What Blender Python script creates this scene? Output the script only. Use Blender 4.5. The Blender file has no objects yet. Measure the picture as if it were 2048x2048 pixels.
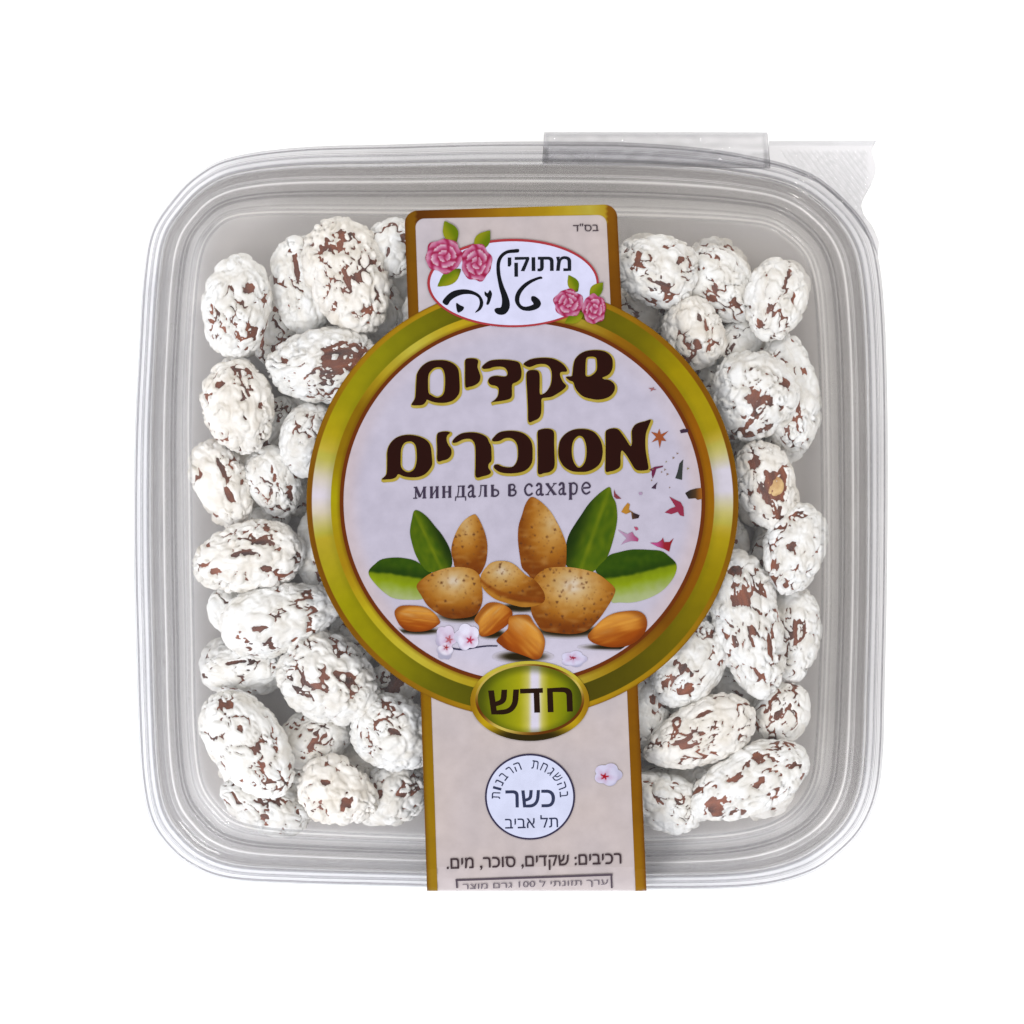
import bpy, bmesh, math, random
from mathutils import Vector, Matrix, noise
from mathutils.geometry import delaunay_2d_cdt

scene = bpy.context.scene
COL = scene.collection

# ------------------------------------------------------------------ camera, light, exposure
PANEL = 0.031                 # height of the clear lid panel above the table (m)
DIST = 0.9
ZC = PANEL + DIST
PX = 1e-4                     # one photograph pixel on the lid panel = 0.1 mm

cam = bpy.data.cameras.new('camera')
cam.sensor_width = 36
cam.lens = 36 * DIST / (2048 * PX)
cam.clip_start = 0.01
cam.clip_end = 50
camo = bpy.data.objects.new('camera', cam)
camo.location = (0, 0, ZC)
COL.objects.link(camo)
scene.camera = camo

world = bpy.data.worlds.new('World')
scene.world = world
world.use_nodes = True
wt = world.node_tree
wt.nodes.clear()
w_out = wt.nodes.new('ShaderNodeOutputWorld')
w_bg = wt.nodes.new('ShaderNodeBackground')
w_tc = wt.nodes.new('ShaderNodeTexCoord')
w_dot = wt.nodes.new('ShaderNodeVectorMath'); w_dot.operation = 'DOT_PRODUCT'
w_dot.inputs[1].default_value = Vector((-0.62, -0.66, 0.25)).normalized()
w_map = wt.nodes.new('ShaderNodeMapRange')
w_map.inputs['From Min'].default_value = -1
w_map.inputs['From Max'].default_value = 1
w_ramp = wt.nodes.new('ShaderNodeValToRGB')
cr = w_ramp.color_ramp
cr.elements[0].position = 0.12; cr.elements[0].color = (0.46, 0.43, 0.39, 1)
cr.elements[1].position = 0.88; cr.elements[1].color = (1.36, 1.42, 1.56, 1)
e = cr.elements.new(0.42); e.color = (0.62, 0.60, 0.575, 1)
e = cr.elements.new(0.66); e.color = (0.82, 0.825, 0.85, 1)
wt.links.new(w_tc.outputs['Generated'], w_dot.inputs[0])
wt.links.new(w_dot.outputs['Value'], w_map.inputs['Value'])
wt.links.new(w_map.outputs['Result'], w_ramp.inputs['Fac'])
wt.links.new(w_ramp.outputs['Color'], w_bg.inputs['Color'])
w_bg.inputs['Strength'].default_value = 1.55
wt.links.new(w_bg.outputs['Background'], w_out.inputs['Surface'])

def area_lamp(name, loc, target, size, power, color):
    l = bpy.data.lights.new(name, 'AREA')
    l.shape = 'DISK'; l.size = size; l.energy = power; l.color = color
    o = bpy.data.objects.new(name, l)
    o.location = loc
    d = Vector(target) - Vector(loc)
    o.rotation_euler = d.to_track_quat('-Z', 'Y').to_euler()
    COL.objects.link(o)
    return o
area_lamp('window_light', (-0.50, -0.62, 0.80), (0, 0, 0), 0.36, 6.8, (1.0, 0.99, 0.97))
area_lamp('back_light', (0.42, 0.72, 0.80), (0, 0, 0), 0.13, 5.0, (1.0, 0.97, 0.92))

scene.view_settings.view_transform = 'Standard'
scene.view_settings.look = 'None'
scene.view_settings.exposure = 0
scene.view_settings.gamma = 1
scene.view_settings.use_curve_mapping = False
scene.render.engine = 'CYCLES'
scene.cycles.transparent_max_bounces = 32
scene.cycles.max_bounces = 10
scene.cycles.use_denoising = True

# ------------------------------------------------------------------ helpers
def W(px, py, z):
    """photograph pixel (2048 wide) at height z -> world"""
    s = PX * (ZC - z) / DIST
    return Vector(((px - 1024) * s, -(py - 1024) * s, z))

def lin1(c):
    c /= 255.0
    return c / 12.92 if c <= 0.04045 else ((c + 0.055) / 1.055) ** 2.4
INK = 0.53
def ink(rgb, k=None):
    k = INK if k is None else k
    return tuple(min(0.95, lin1(max(0, c)) * k) for c in rgb) + (1.0,)
def mixc(a, b, t):
    t = max(0.0, min(1.0, t))
    return tuple(x + (y - x) * t for x, y in zip(a, b))
def sstep(a, b, x):
    t = max(0.0, min(1.0, (x - a) / (b - a)))
    return t * t * (3 - 2 * t)

def link(name, me, parent=None, mats=()):
    o = bpy.data.objects.new(name, me)
    COL.objects.link(o)
    for m in mats:
        if m.name not in [x.name for x in me.materials if x]:
            me.materials.append(m)
    if parent is not None:
        o.parent = parent
    return o
def smooth(me):
    me.polygons.foreach_set('use_smooth', [True] * len(me.polygons))

def catmull(pts, sub=6, closed=True):
    out = []
    n = len(pts)
    for i in range(n if closed else n - 1):
        p0 = pts[(i - 1) % n] if closed or i > 0 else pts[i]
        p1 = pts[i]; p2 = pts[(i + 1) % n]
        p3 = pts[(i + 2) % n] if closed or i + 2 < n else p2
        for k in range(sub):
            t = k / sub
            t2 = t * t; t3 = t2 * t
            out.append(tuple(0.5 * ((2 * b) + (-a + c) * t + (2 * a - 5 * b + 4 * c - d) * t2 + (-a + 3 * b - 3 * c + d) * t3)
                             for a, b, c, d in zip(p0, p1, p2, p3)))
    if not closed:
        out.append(tuple(pts[-1]))
    return out

def inside(x, y, loops):
    r = False
    for lp in loops:
        j = len(lp) - 1
        for i in range(len(lp)):
            xi, yi = lp[i]; xj, yj = lp[j]
            if (yi > y) != (yj > y) and x < (xj - xi) * (y - yi) / (yj - yi) + xi:
                r = not r
            j = i
    return r

def fill(loops, step=None):
    """triangulate even-odd loops (pixel space), optional interior grid"""
    vs = []; ed = []
    for lp in loops:
        b = len(vs)
        vs += [Vector(p) for p in lp]
        ed += [(b + i, b + (i + 1) % len(lp)) for i in range(len(lp))]
    if step:
        xs = [p[0] for lp in loops for p in lp]; ys = [p[1] for lp in loops for p in lp]
        y = min(ys) + step * 0.5; r = 0
        while y < max(ys):
            x = min(xs) + step * (0.5 if r % 2 else 0.0)
            while x < max(xs):
                if inside(x, y, loops):
                    vs.append(Vector((x, y)))
                x += step
            y += step * 0.87; r += 1
    v2, e2, f2, _, _, _ = delaunay_2d_cdt(vs, ed, [], 0, 1e-4)
    fs = []
    for f in f2:
        cx = sum(v2[i].x for i in f) / 3; cy = sum(v2[i].y for i in f) / 3
        if inside(cx, cy, loops):
            a, b, c = (v2[i] for i in f)
            if (b - a).cross(c - a) > 0:      # pixel y is down: flip to face up
                f = (f[0], f[2], f[1])
            fs.append(tuple(f))
    return v2, fs

def offset_loop(lp, d):
    """expand (positive area grows) a closed loop by d pixels"""
    n = len(lp)
    area = sum(lp[i][0] * lp[(i + 1) % n][1] - lp[(i + 1) % n][0] * lp[i][1] for i in range(n))
    s = 1 if area > 0 else -1
    out = []
    for i in range(n):
        a = Vector(lp[i - 1]); b = Vector(lp[i]); c = Vector(lp[(i + 1) % n])
        t = (c - a)
        if t.length < 1e-6:
            out.append(lp[i]); continue
        t.normalize()
        out.append((b.x + s * t.y * d, b.y - s * t.x * d))
    return out

def ellipse(cx, cy, rx, ry, n=72, rot=0):
    c, s = math.cos(rot), math.sin(rot)
    return [(cx + rx * math.cos(2 * math.pi * i / n) * c - ry * math.sin(2 * math.pi * i / n) * s,
             cy + rx * math.cos(2 * math.pi * i / n) * s + ry * math.sin(2 * math.pi * i / n) * c) for i in range(n)]

def keyed(keys, x):
    """piecewise linear colour keys"""
    for (a, ca), (b, cb) in zip(keys, keys[1:]):
        if a <= x <= b:
            return mixc(ca, cb, (x - a) / (b - a) if b > a else 0)
    return keys[0][1] if x < keys[0][0] else keys[-1][1]

# ------------------------------------------------------------------ materials
def new_mat(name):
    m = bpy.data.materials.new(name)
    m.use_nodes = True
    return m, m.node_tree, m.node_tree.nodes['Principled BSDF']

def print_material():
    m, t, b = new_mat('printed_paper')
    a = t.nodes.new('ShaderNodeVertexColor'); a.layer_name = 'ink'
    tc = t.nodes.new('ShaderNodeTexCoord')
    n = t.nodes.new('ShaderNodeTexNoise'); n.inputs['Scale'].default_value = 330; n.inputs['Detail'].default_value = 4
    mr = t.nodes.new('ShaderNodeMapRange')
    mr.inputs['From Min'].default_value = 0.3; mr.inputs['From Max'].default_value = 0.7
    mr.inputs['To Min'].default_value = 0.94; mr.inputs['To Max'].default_value = 1.05
    mx = t.nodes.new('ShaderNodeMix'); mx.data_type = 'RGBA'; mx.blend_type = 'MULTIPLY'
    mx.inputs['Factor'].default_value = 1
    t.links.new(tc.outputs['Object'], n.inputs['Vector'])
    t.links.new(n.outputs['Fac'], mr.inputs['Value'])
    t.links.new(a.outputs['Color'], mx.inputs['A'])
    t.links.new(mr.outputs['Result'], mx.inputs['B'])
    t.links.new(mx.outputs['Result'], b.inputs['Base Color'])
    b.inputs['Roughness'].default_value = 0.45
    b.inputs['Specular IOR Level'].default_value = 0.05
    return m
M_PRINT = print_material()

def plastic_material(name, tint, edge, haze):
    m = bpy.data.materials.new(name)
    m.use_nodes = True
    t = m.node_tree
    t.nodes.clear()
    out = t.nodes.new('ShaderNodeOutputMaterial')
    lw = t.nodes.new('ShaderNodeLayerWeight'); lw.inputs['Blend'].default_value = 0.5
    rp = t.nodes.new('ShaderNodeValToRGB')
    rp.color_ramp.elements[0].position = 0.0; rp.color_ramp.elements[0].color = (*tint, 1)
    rp.color_ramp.elements[1].position = 0.85; rp.color_ramp.elements[1].color = (*edge, 1)
    em = rp.color_ramp.elements.new(0.35); em.color = (*[a * 0.72 + b * 0.28 for a, b in zip(tint, edge)], 1)
    tr = t.nodes.new('ShaderNodeBsdfTransparent')
    tc = t.nodes.new('ShaderNodeTexCoord')
    nz = t.nodes.new('ShaderNodeTexNoise'); nz.inputs['Scale'].default_value = 55; nz.inputs['Detail'].default_value = 3
    bp = t.nodes.new('ShaderNodeBump'); bp.inputs['Strength'].default_value = 0.12; bp.inputs['Distance'].default_value = 0.0012
    gl = t.nodes.new('ShaderNodeBsdfGlossy'); gl.inputs['Roughness'].default_value = 0.05
    df = t.nodes.new('ShaderNodeBsdfDiffuse'); df.inputs['Color'].default_value = (0.8, 0.8, 0.83, 1)
    lw2 = t.nodes.new('ShaderNodeLayerWeight'); lw2.inputs['Blend'].default_value = 0.5
    pw = t.nodes.new('ShaderNodeMath'); pw.operation = 'POWER'; pw.inputs[1].default_value = 3.5
    fr = t.nodes.new('ShaderNodeMath'); fr.operation = 'MULTIPLY_ADD'; fr.inputs[1].default_value = 0.65; fr.inputs[2].default_value = 0.011
    m1 = t.nodes.new('ShaderNodeMixShader'); m1.inputs['Fac'].default_value = haze
    m2 = t.nodes.new('ShaderNodeMixShader')
    L = t.links.new
    L(lw.outputs['Facing'], rp.inputs['Fac'])
    L(rp.outputs['Color'], tr.inputs['Color'])
    L(tc.outputs['Object'], nz.inputs['Vector'])
    L(nz.outputs['Fac'], bp.inputs['Height'])
    L(bp.outputs['Normal'], gl.inputs['Normal'])
    L(tr.outputs['BSDF'], m1.inputs[1]); L(df.outputs['BSDF'], m1.inputs[2])
    L(bp.outputs['Normal'], lw2.inputs['Normal'])
    L(lw2.outputs['Facing'], pw.inputs[0]); L(pw.outputs['Value'], fr.inputs[0])
    L(fr.outputs['Value'], m2.inputs['Fac'])
    L(m1.outputs['Shader'], m2.inputs[1]); L(gl.outputs['BSDF'], m2.inputs[2])
    L(m2.outputs['Shader'], out.inputs['Surface'])
    return m
M_LID = plastic_material('clear_lid_plastic', (0.975, 0.975, 0.978), (0.54, 0.54, 0.55), 0.004)
M_RIM = plastic_material('thick_rim_plastic', (0.83, 0.828, 0.835), (0.55, 0.55, 0.56), 0.015)
M_TUB = plastic_material('clear_tub_plastic', (0.918, 0.908, 0.898), (0.66, 0.65, 0.645), 0.04)

def sugar_material():
    m, t, b = new_mat('sugar_coating')
    tc = t.nodes.new('ShaderNodeTexCoord')
    n = t.nodes.new('ShaderNodeTexNoise'); n.inputs['Scale'].default_value = 260; n.inputs['Detail'].default_value = 3
    r = t.nodes.new('ShaderNodeValToRGB')
    r.color_ramp.elements[0].position = 0.32; r.color_ramp.elements[0].color = (0.66, 0.625, 0.565, 1)
    r.color_ramp.elements[1].position = 0.60; r.color_ramp.elements[1].color = (0.80, 0.79, 0.765, 1)
    n2 = t.nodes.new('ShaderNodeTexNoise'); n2.inputs['Scale'].default_value = 1500; n2.inputs['Detail'].default_value = 4
    bp = t.nodes.new('ShaderNodeBump'); bp.inputs['Strength'].default_value = 0.2; bp.inputs['Distance'].default_value = 0.0003
    L = t.links.new
    oi = t.nodes.new('ShaderNodeObjectInfo')
    r2 = t.nodes.new('ShaderNodeValToRGB')
    r2.color_ramp.elements[0].color = (1.0, 0.975, 0.93, 1); r2.color_ramp.elements[1].color = (0.99, 1.0, 1.0, 1)
    r2.color_ramp.elements[1].position = 0.55
    mx = t.nodes.new('ShaderNodeMix'); mx.data_type = 'RGBA'; mx.blend_type = 'MULTIPLY'; mx.inputs['Factor'].default_value = 1
    L(oi.outputs['Random'], r2.inputs['Fac']); L(r.outputs['Color'], mx.inputs['A']); L(r2.outputs['Color'], mx.inputs['B'])
    L(tc.outputs['Object'], n.inputs['Vector']); L(n.outputs['Fac'], r.inputs['Fac']); L(mx.outputs['Result'], b.inputs['Base Color'])
    L(tc.outputs['Object'], n2.inputs['Vector']); L(n2.outputs['Fac'], bp.inputs['Height']); L(bp.outputs['Normal'], b.inputs['Normal'])
    b.inputs['Roughness'].default_value = 0.5
    b.inputs['Specular IOR Level'].default_value = 0.3
    return m
M_SUGAR = sugar_material()

def skin_material():
    m, t, b = new_mat('almond_skin')
    tc = t.nodes.new('ShaderNodeTexCoord')
    mp = t.nodes.new('ShaderNodeMapping'); mp.inputs['Scale'].default_value = (90, 500, 500)
    n = t.nodes.new('ShaderNodeTexNoise'); n.inputs['Scale'].default_value = 1.0; n.inputs['Detail'].default_value = 4
    r = t.nodes.new('ShaderNodeValToRGB')
    r.color_ramp.elements[0].position = 0.35; r.color_ramp.elements[0].color = (0.036, 0.009, 0.004, 1)
    r.color_ramp.elements[1].position = 0.68; r.color_ramp.elements[1].color = (0.24, 0.062, 0.022, 1)
    bp = t.nodes.new('ShaderNodeBump'); bp.inputs['Strength'].default_value = 0.5; bp.inputs['Distance'].default_value = 0.0005
    L = t.links.new
    L(tc.outputs['Object'], mp.inputs['Vector']); L(mp.outputs['Vector'], n.inputs['Vector'])
    L(n.outputs['Fac'], r.inputs['Fac']); L(r.outputs['Color'], b.inputs['Base Color'])
    L(n.outputs['Fac'], bp.inputs['Height']); L(bp.outputs['Normal'], b.inputs['Normal'])
    b.inputs['Roughness'].default_value = 0.55
    return m
M_SKIN = skin_material()

def flesh_material():
    m, t, b = new_mat('almond_flesh')
    tc = t.nodes.new('ShaderNodeTexCoord')
    n = t.nodes.new('ShaderNodeTexNoise'); n.inputs['Scale'].default_value = 400
    r = t.nodes.new('ShaderNodeValToRGB')
    r.color_ramp.elements[0].position = 0.35; r.color_ramp.elements[0].color = (0.40, 0.20, 0.06, 1)
    r.color_ramp.elements[1].position = 0.65; r.color_ramp.elements[1].color = (0.62, 0.42, 0.18, 1)
    t.links.new(tc.outputs['Object'], n.inputs['Vector']); t.links.new(n.outputs['Fac'], r.inputs['Fac'])
    t.links.new(r.outputs['Color'], b.inputs['Base Color'])
    b.inputs['Roughness'].default_value = 0.6
    return m
M_FLESH = flesh_material()

def table_material():
    m, t, b = new_mat('white_table')
    tc = t.nodes.new('ShaderNodeTexCoord')
    n = t.nodes.new('ShaderNodeTexNoise'); n.inputs['Scale'].default_value = 40
    r = t.nodes.new('ShaderNodeValToRGB')
    r.color_ramp.elements[0].color = (0.93, 0.93, 0.93, 1); r.color_ramp.elements[1].color = (0.95, 0.95, 0.95, 1)
    t.links.new(tc.outputs['Object'], n.inputs['Vector']); t.links.new(n.outputs['Fac'], r.inputs['Fac'])
    t.links.new(r.outputs['Color'], b.inputs['Base Color'])
    b.inputs['Roughness'].default_value = 0.8
    b.inputs['Specular IOR Level'].default_value = 0.1
    return m

# ------------------------------------------------------------------ setting: the white surface
bm = bmesh.new()
bmesh.ops.create_cube(bm, size=1)
bmesh.ops.scale(bm, vec=(2.4, 2.4, 0.04), verts=bm.verts)
bmesh.ops.translate(bm, vec=(0, 0, -0.02), verts=bm.verts)
me = bpy.data.meshes.new('white_surface'); bm.to_mesh(me); bm.free()
tb = link('white_surface', me, None, (table_material(),))
tb['kind'] = 'structure'
tb['label'] = 'plain bright white surface under the clear box'

# ------------------------------------------------------------------ the clear container
box = bpy.data.objects.new('plastic_container', None)
COL.objects.link(box)
box.empty_display_size = 0.02
box['label'] = 'clear square plastic tub with ridged lid and a paper label, holding sugared almonds'
box['category'] = 'food container'

# stations round the rim: (outer edge of flange, edge of the flat lid panel), photograph pixels, clockwise
ST = [((600, 295), (600, 429)), ((800, 289), (800, 431)), ((1000, 284), (1000, 432)), ((1240, 285), (1240, 435)),
      ((1400, 296), (1400, 440)), ((1500, 312), (1492, 446)), ((1580, 331), (1535, 453)), ((1640, 358), (1572, 474)),
      ((1700, 410), (1605, 506)), ((1738, 462), (1622, 545)), ((1757, 520), (1631, 600)), ((1768, 620), (1637, 690)),
      ((1774, 780), (1641, 800)), ((1775, 1000), (1644, 1000)), ((1773, 1200), (1644, 1200)), ((1769, 1380), (1638, 1380)),
      ((1766, 1500), (1632, 1490)), ((1756, 1585), (1622, 1560)), ((1730, 1651), (1592, 1612)), ((1686, 1702), (1546, 1645)),
      ((1620, 1747), (1480, 1663)), ((1505, 1774), (1400, 1671)), ((1300, 1779), (1250, 1677)), ((1050, 1780), (1030, 1677)),
      ((800, 1773), (800, 1671)), ((600, 1768), (640, 1664)), ((456, 1759), (530, 1656)), ((380, 1731), (470, 1641)),
      ((330, 1688), (436, 1612)), ((299, 1637), (410, 1575)), ((283, 1555), (397, 1522)), ((276, 1430), (390, 1420)),
      ((272, 1300), (388, 1290)), ((268, 1150), (385, 1140)), ((267, 1000), (383, 1000)), ((270, 850), (381, 840)),
      ((277, 710), (385, 700)), ((286, 560), (395, 560)), ((302, 465), (408, 495)), ((343, 400), (432, 458)),
      ((392, 350), (464, 437)), ((460, 315), (520, 430))]
SUB = 8
O_LOOP = catmull([s[0] for s in ST], SUB)
I_LOOP = catmull([s[1] for s in ST], SUB)
NL = len(O_LOOP)

def shell(name, profile, mat, thick, cap=None, parent=box):
    """profile: list of (t, z): t=0 outer edge .. 1 panel edge (beyond 1: towards the centre); cap: True closes the middle"""
    verts = []; faces = []
    for (t, z) in profile:
        for i in range(NL):
            o = O_LOOP[i]; n = I_LOOP[i]
            x = o[0] + (n[0] - o[0]) * t; y = o[1] + (n[1] - o[1]) * t
            verts.append(W(x, y, z))
    R = len(profile)
    for r in range(R - 1):
        for i in range(NL):
            j = (i + 1) % NL
            faces.append((r * NL + i, r * NL + j, (r + 1) * NL + j, (r + 1) * NL + i))
    if cap:
        base = (R - 1) * NL
        prev = base
        cx, cy = 1014, 1050
        z = profile[-1][1]
        for s in (0.75, 0.5, 0.25):
            b = len(verts)
            for i in range(NL):
                o = O_LOOP[i]; n = I_LOOP[i]; t = profile[-1][0]
                x = o[0] + (n[0] - o[0]) * t; y = o[1] + (n[1] - o[1]) * t
                verts.append(W(cx + (x - cx) * s, cy + (y - cy) * s, z))
            for i in range(NL):
                j = (i + 1) % NL
                faces.append((prev + i, prev + j, b + j, b + i))
            prev = b
        c = len(verts); verts.append(W(cx, cy, z))
        for i in range(NL):
            faces.append((prev + i, prev + (i + 1) % NL, c))
    me = bpy.data.meshes.new(name)
    me.from_pydata([tuple(v) for v in verts], [], faces)
    bm = bmesh.new(); bm.from_mesh(me); bmesh.ops.recalc_face_normals(bm, faces=bm.faces); bm.to_mesh(me); bm.free()
    smooth(me)
    o = link(name, me, parent, (mat,))
    s = o.modifiers.new('thickness', 'SOLIDIFY'); s.thickness = thick; s.offset = -1
    return o

def prof(keys, sub=4):
    p = catmull(keys, sub, closed=False)
    return [(a, b * 0.001) for a, b in p]

# tub: rolled flange, sloping ribbed wall, floor
rim = shell('tub_rim', prof([(0.0, 25.6), (0.0, 26.6), (0.045, 27.25), (0.075, 27.0), (0.10, 27.3), (0.17, 27.2), (0.255, 27.0)], 4), M_RIM, 0.0005)
rim['label'] = 'thicker flat flange round the open edge of the clear tub'
tub = shell('tub', prof([(0.257, 27.0), (0.275, 26.95), (0.32, 26.2), (0.36, 23.0),
                         (0.45, 17.5), (0.50, 16.8), (0.56, 16.2), (0.64, 11.0), (0.80, 4.6), (0.92, 2.0), (1.10, 1.1), (1.25, 1.0)], 3),
            M_TUB, 0.00035, cap=True)
# lid: lip, two raised ridges, groove, flat panel
def crisp(keys, e=0.007):
    """polyline profile with small rounded corners"""
    out = [keys[0]]
    for p, q, n in zip(keys, keys[1:], keys[2:]):
        for o in (p, n):
            d = abs(o[0] - q[0]) + abs(o[1] - q[1]) * 0.008
            f = min(0.4, e / max(d, 1e-6))
            pt = (q[0] + (o[0] - q[0]) * f, q[1] + (o[1] - q[1]) * f)
            if o is p: first = pt
            else: second = pt
        out += [first, ((first[0] + 2 * q[0] + second[0]) / 4, (first[1] + 2 * q[1] + second[1]) / 4), second]
    out.append(keys[-1])
    return [(a, b * 0.001) for a, b in out]
lid = shell('lid', crisp([(0.13, 27.7), (0.135, 28.75), (0.16, 28.95), (0.175, 28.6), (0.215, 28.6), (0.235, 29.0), (0.25, 30.1), (0.30, 30.45), (0.315, 30.3),
                          (0.40, 30.6), (0.43, 30.95), (0.465, 30.95), (0.49, 30.5), (0.505, 29.5), (0.53, 29.2), (0.64, 29.25), (0.66, 29.6), (0.68, 29.3), (0.705, 29.5), (0.72, 30.2),
                          (0.75, 30.4), (0.84, 30.35), (0.865, 30.8), (0.895, 30.95), (0.925, 30.8), (0.945, 30.2), (0.975, 30.2), (0.995, 30.85), (1.02, 31.0), (1.08, 31.0)]),
            M_LID, 0.00030, cap=True)

# hinge: bent strip of the same sheet along the top edge
def grid_mesh(name, nx, ny, fn, mat, parent, thick):
    vs = [tuple(fn(i / nx, j / ny)) for j in range(ny + 1) for i in range(nx + 1)]
    fs = [(j * (nx + 1) + i, j * (nx + 1) + i + 1, (j + 1) * (nx + 1) + i + 1, (j + 1) * (nx + 1) + i) for j in range(ny) for i in range(nx)]
    me = bpy.data.meshes.new(name); me.from_pydata(vs, [], fs)
    smooth(me)
    o = link(name, me, parent, (mat,))
    s = o.modifiers.new('thickness', 'SOLIDIFY'); s.thickness = thick; s.offset = 0
    return o
def hinge_fn(u, v):
    x = 1088 + (1536 - 1088) * u + (6 * (v - 0.3) if u > 0.5 else -4 * (v - 0.3))
    y = 266 + (326 - 266) * v + 10 * u * v
    z = 27.6 + 3.0 * math.sin(math.pi * min(1, 0.10 + v * 0.9)) + 0.25 * math.sin(v * 16)
    e = min(u, 1 - u)
    z -= 2.6 * (1 - sstep(0, 0.028, e)) * (0.3 + 0.7 * v)
    z += 0.5 * noise.noise(Vector((u * 17, v * 3, 3)))
    return W(x, y, z * 0.001)
hinge = grid_mesh('hinge', 160, 30, hinge_fn, M_RIM, box, 0.00035)
hinge['label'] = 'arched clear plastic hinge strip'

# pull tab in the top right corner with embossed diagonal grips
TAB = catmull([(1538, 283), (1570, 282.5), (1650, 282), (1738, 282)], 3, closed=False) + \
      catmull([(1752, 282), (1744, 302), (1752, 335), (1745, 362), (1730, 390), (1722, 412), (1728, 432), (1744, 452), (1757, 482)], 5, closed=False) + \
      catmull([(1756, 512), (1734, 470), (1694, 416), (1636, 366), (1576, 341), (1538, 332)], 5, closed=False)
v2, f2 = fill([TAB], 2.2)
vs = []
for p in v2:
    x, y = p.x, p.y
    m = (1 - sstep(1728, 1742, x)) * sstep(298, 306, y) * sstep(1322, 1340, x - 0.75 * y)
    z = 26.9 + 0.42 * m * math.sin((0.8 * x - 0.6 * y) * 2 * math.pi / 9.5) * (0.6 + 0.4 * noise.noise(Vector((x * .1, y * .1, 4))))
    if y < 292:
        z += 0.9 * (1 - (y - 282) / 10)
    z += 0.35 * noise.noise(Vector((x * 0.02, y * 0.02, 1)))
    vs.append(tuple(W(x, y, z * 0.001)))
me = bpy.data.meshes.new('pull_tab'); me.from_pydata(vs, [], f2); smooth(me)
tab = link('pull_tab', me, box, (M_RIM,))
s = tab.modifiers.new('thickness', 'SOLIDIFY'); s.thickness = 0.00035; s.offset = 0
tab['label'] = 'wavy edged clear corner tab with embossed diagonal grips'

# ------------------------------------------------------------------ the label
LZ = 0.03118
def zlab(y):
    if y <= 1740: return LZ
    return LZ - 0.0019 * (y - 1740) / 36.0
def LW(x, y, layer):
    z = zlab(y) + layer * 3.2e-5
    if y > 1776:                    # folded down over the front edge
        z -= (y - 1776) * PX * 0.9
        p = W(x, 1776 + min(y - 1776, 6) + layer * 0.08 * sstep(1776, 1782, y), z)
        return p
    return W(x, y, z)

def printed(name, loops, layer, color, step=None, parent=None):
    v2, fs = fill(loops, step)
    me = bpy.data.meshes.new(name)
    me.from_pydata([tuple(LW(p.x, p.y, layer)) for p in v2], [], fs)
    at = me.color_attributes.new('ink', 'FLOAT_COLOR', 'POINT')
    buf = []
    for p in v2:
        buf += list(ink(color(p.x, p.y) if callable(color) else color))
    at.data.foreach_set('color', buf)
    o = link(name, me, parent if parent is not None else label, (M_PRINT,))
    return o

def printed_many(name, groups, layer, parent=None, step=None):
    """several disjoint printed shapes as one mesh: groups = [(loops, color)]"""
    V = []; F = []; C = []
    for k, (loops, color) in enumerate(groups):
        v2, fs = fill(loops, step)
        b = len(V)
        V += [tuple(LW(p.x, p.y, layer + k * 0.02)) for p in v2]
        F += [tuple(b + i for i in f) for f in fs]
        for p in v2:
            C += list(ink(color(p.x, p.y) if callable(color) else color))
    me = bpy.data.meshes.new(name); me.from_pydata(V, [], F)
    at = me.color_attributes.new('ink', 'FLOAT_COLOR', 'POINT'); at.data.foreach_set('color', C)
    return link(name, me, parent if parent is not None else label, (M_PRINT,))

def stroke(pts, w0, w1=None, sub=4):
    """ribbon outline around an open polyline with tapering width"""
    w1 = w0 if w1 is None else w1
    p = catmull(pts, sub, closed=False) if len(pts) > 2 else pts
    n = len(p); L = []; R = []
    for i in range(n):
        a = Vector(p[max(0, i - 1)]); b = Vector(p[min(n - 1, i + 1)])
        t = (b - a).normalized(); w = (w0 + (w1 - w0) * i / (n - 1)) * 0.5
        L.append((p[i][0] - t.y * w, p[i][1] + t.x * w)); R.append((p[i][0] + t.y * w, p[i][1] - t.x * w))
    return L + R[::-1]

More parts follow.
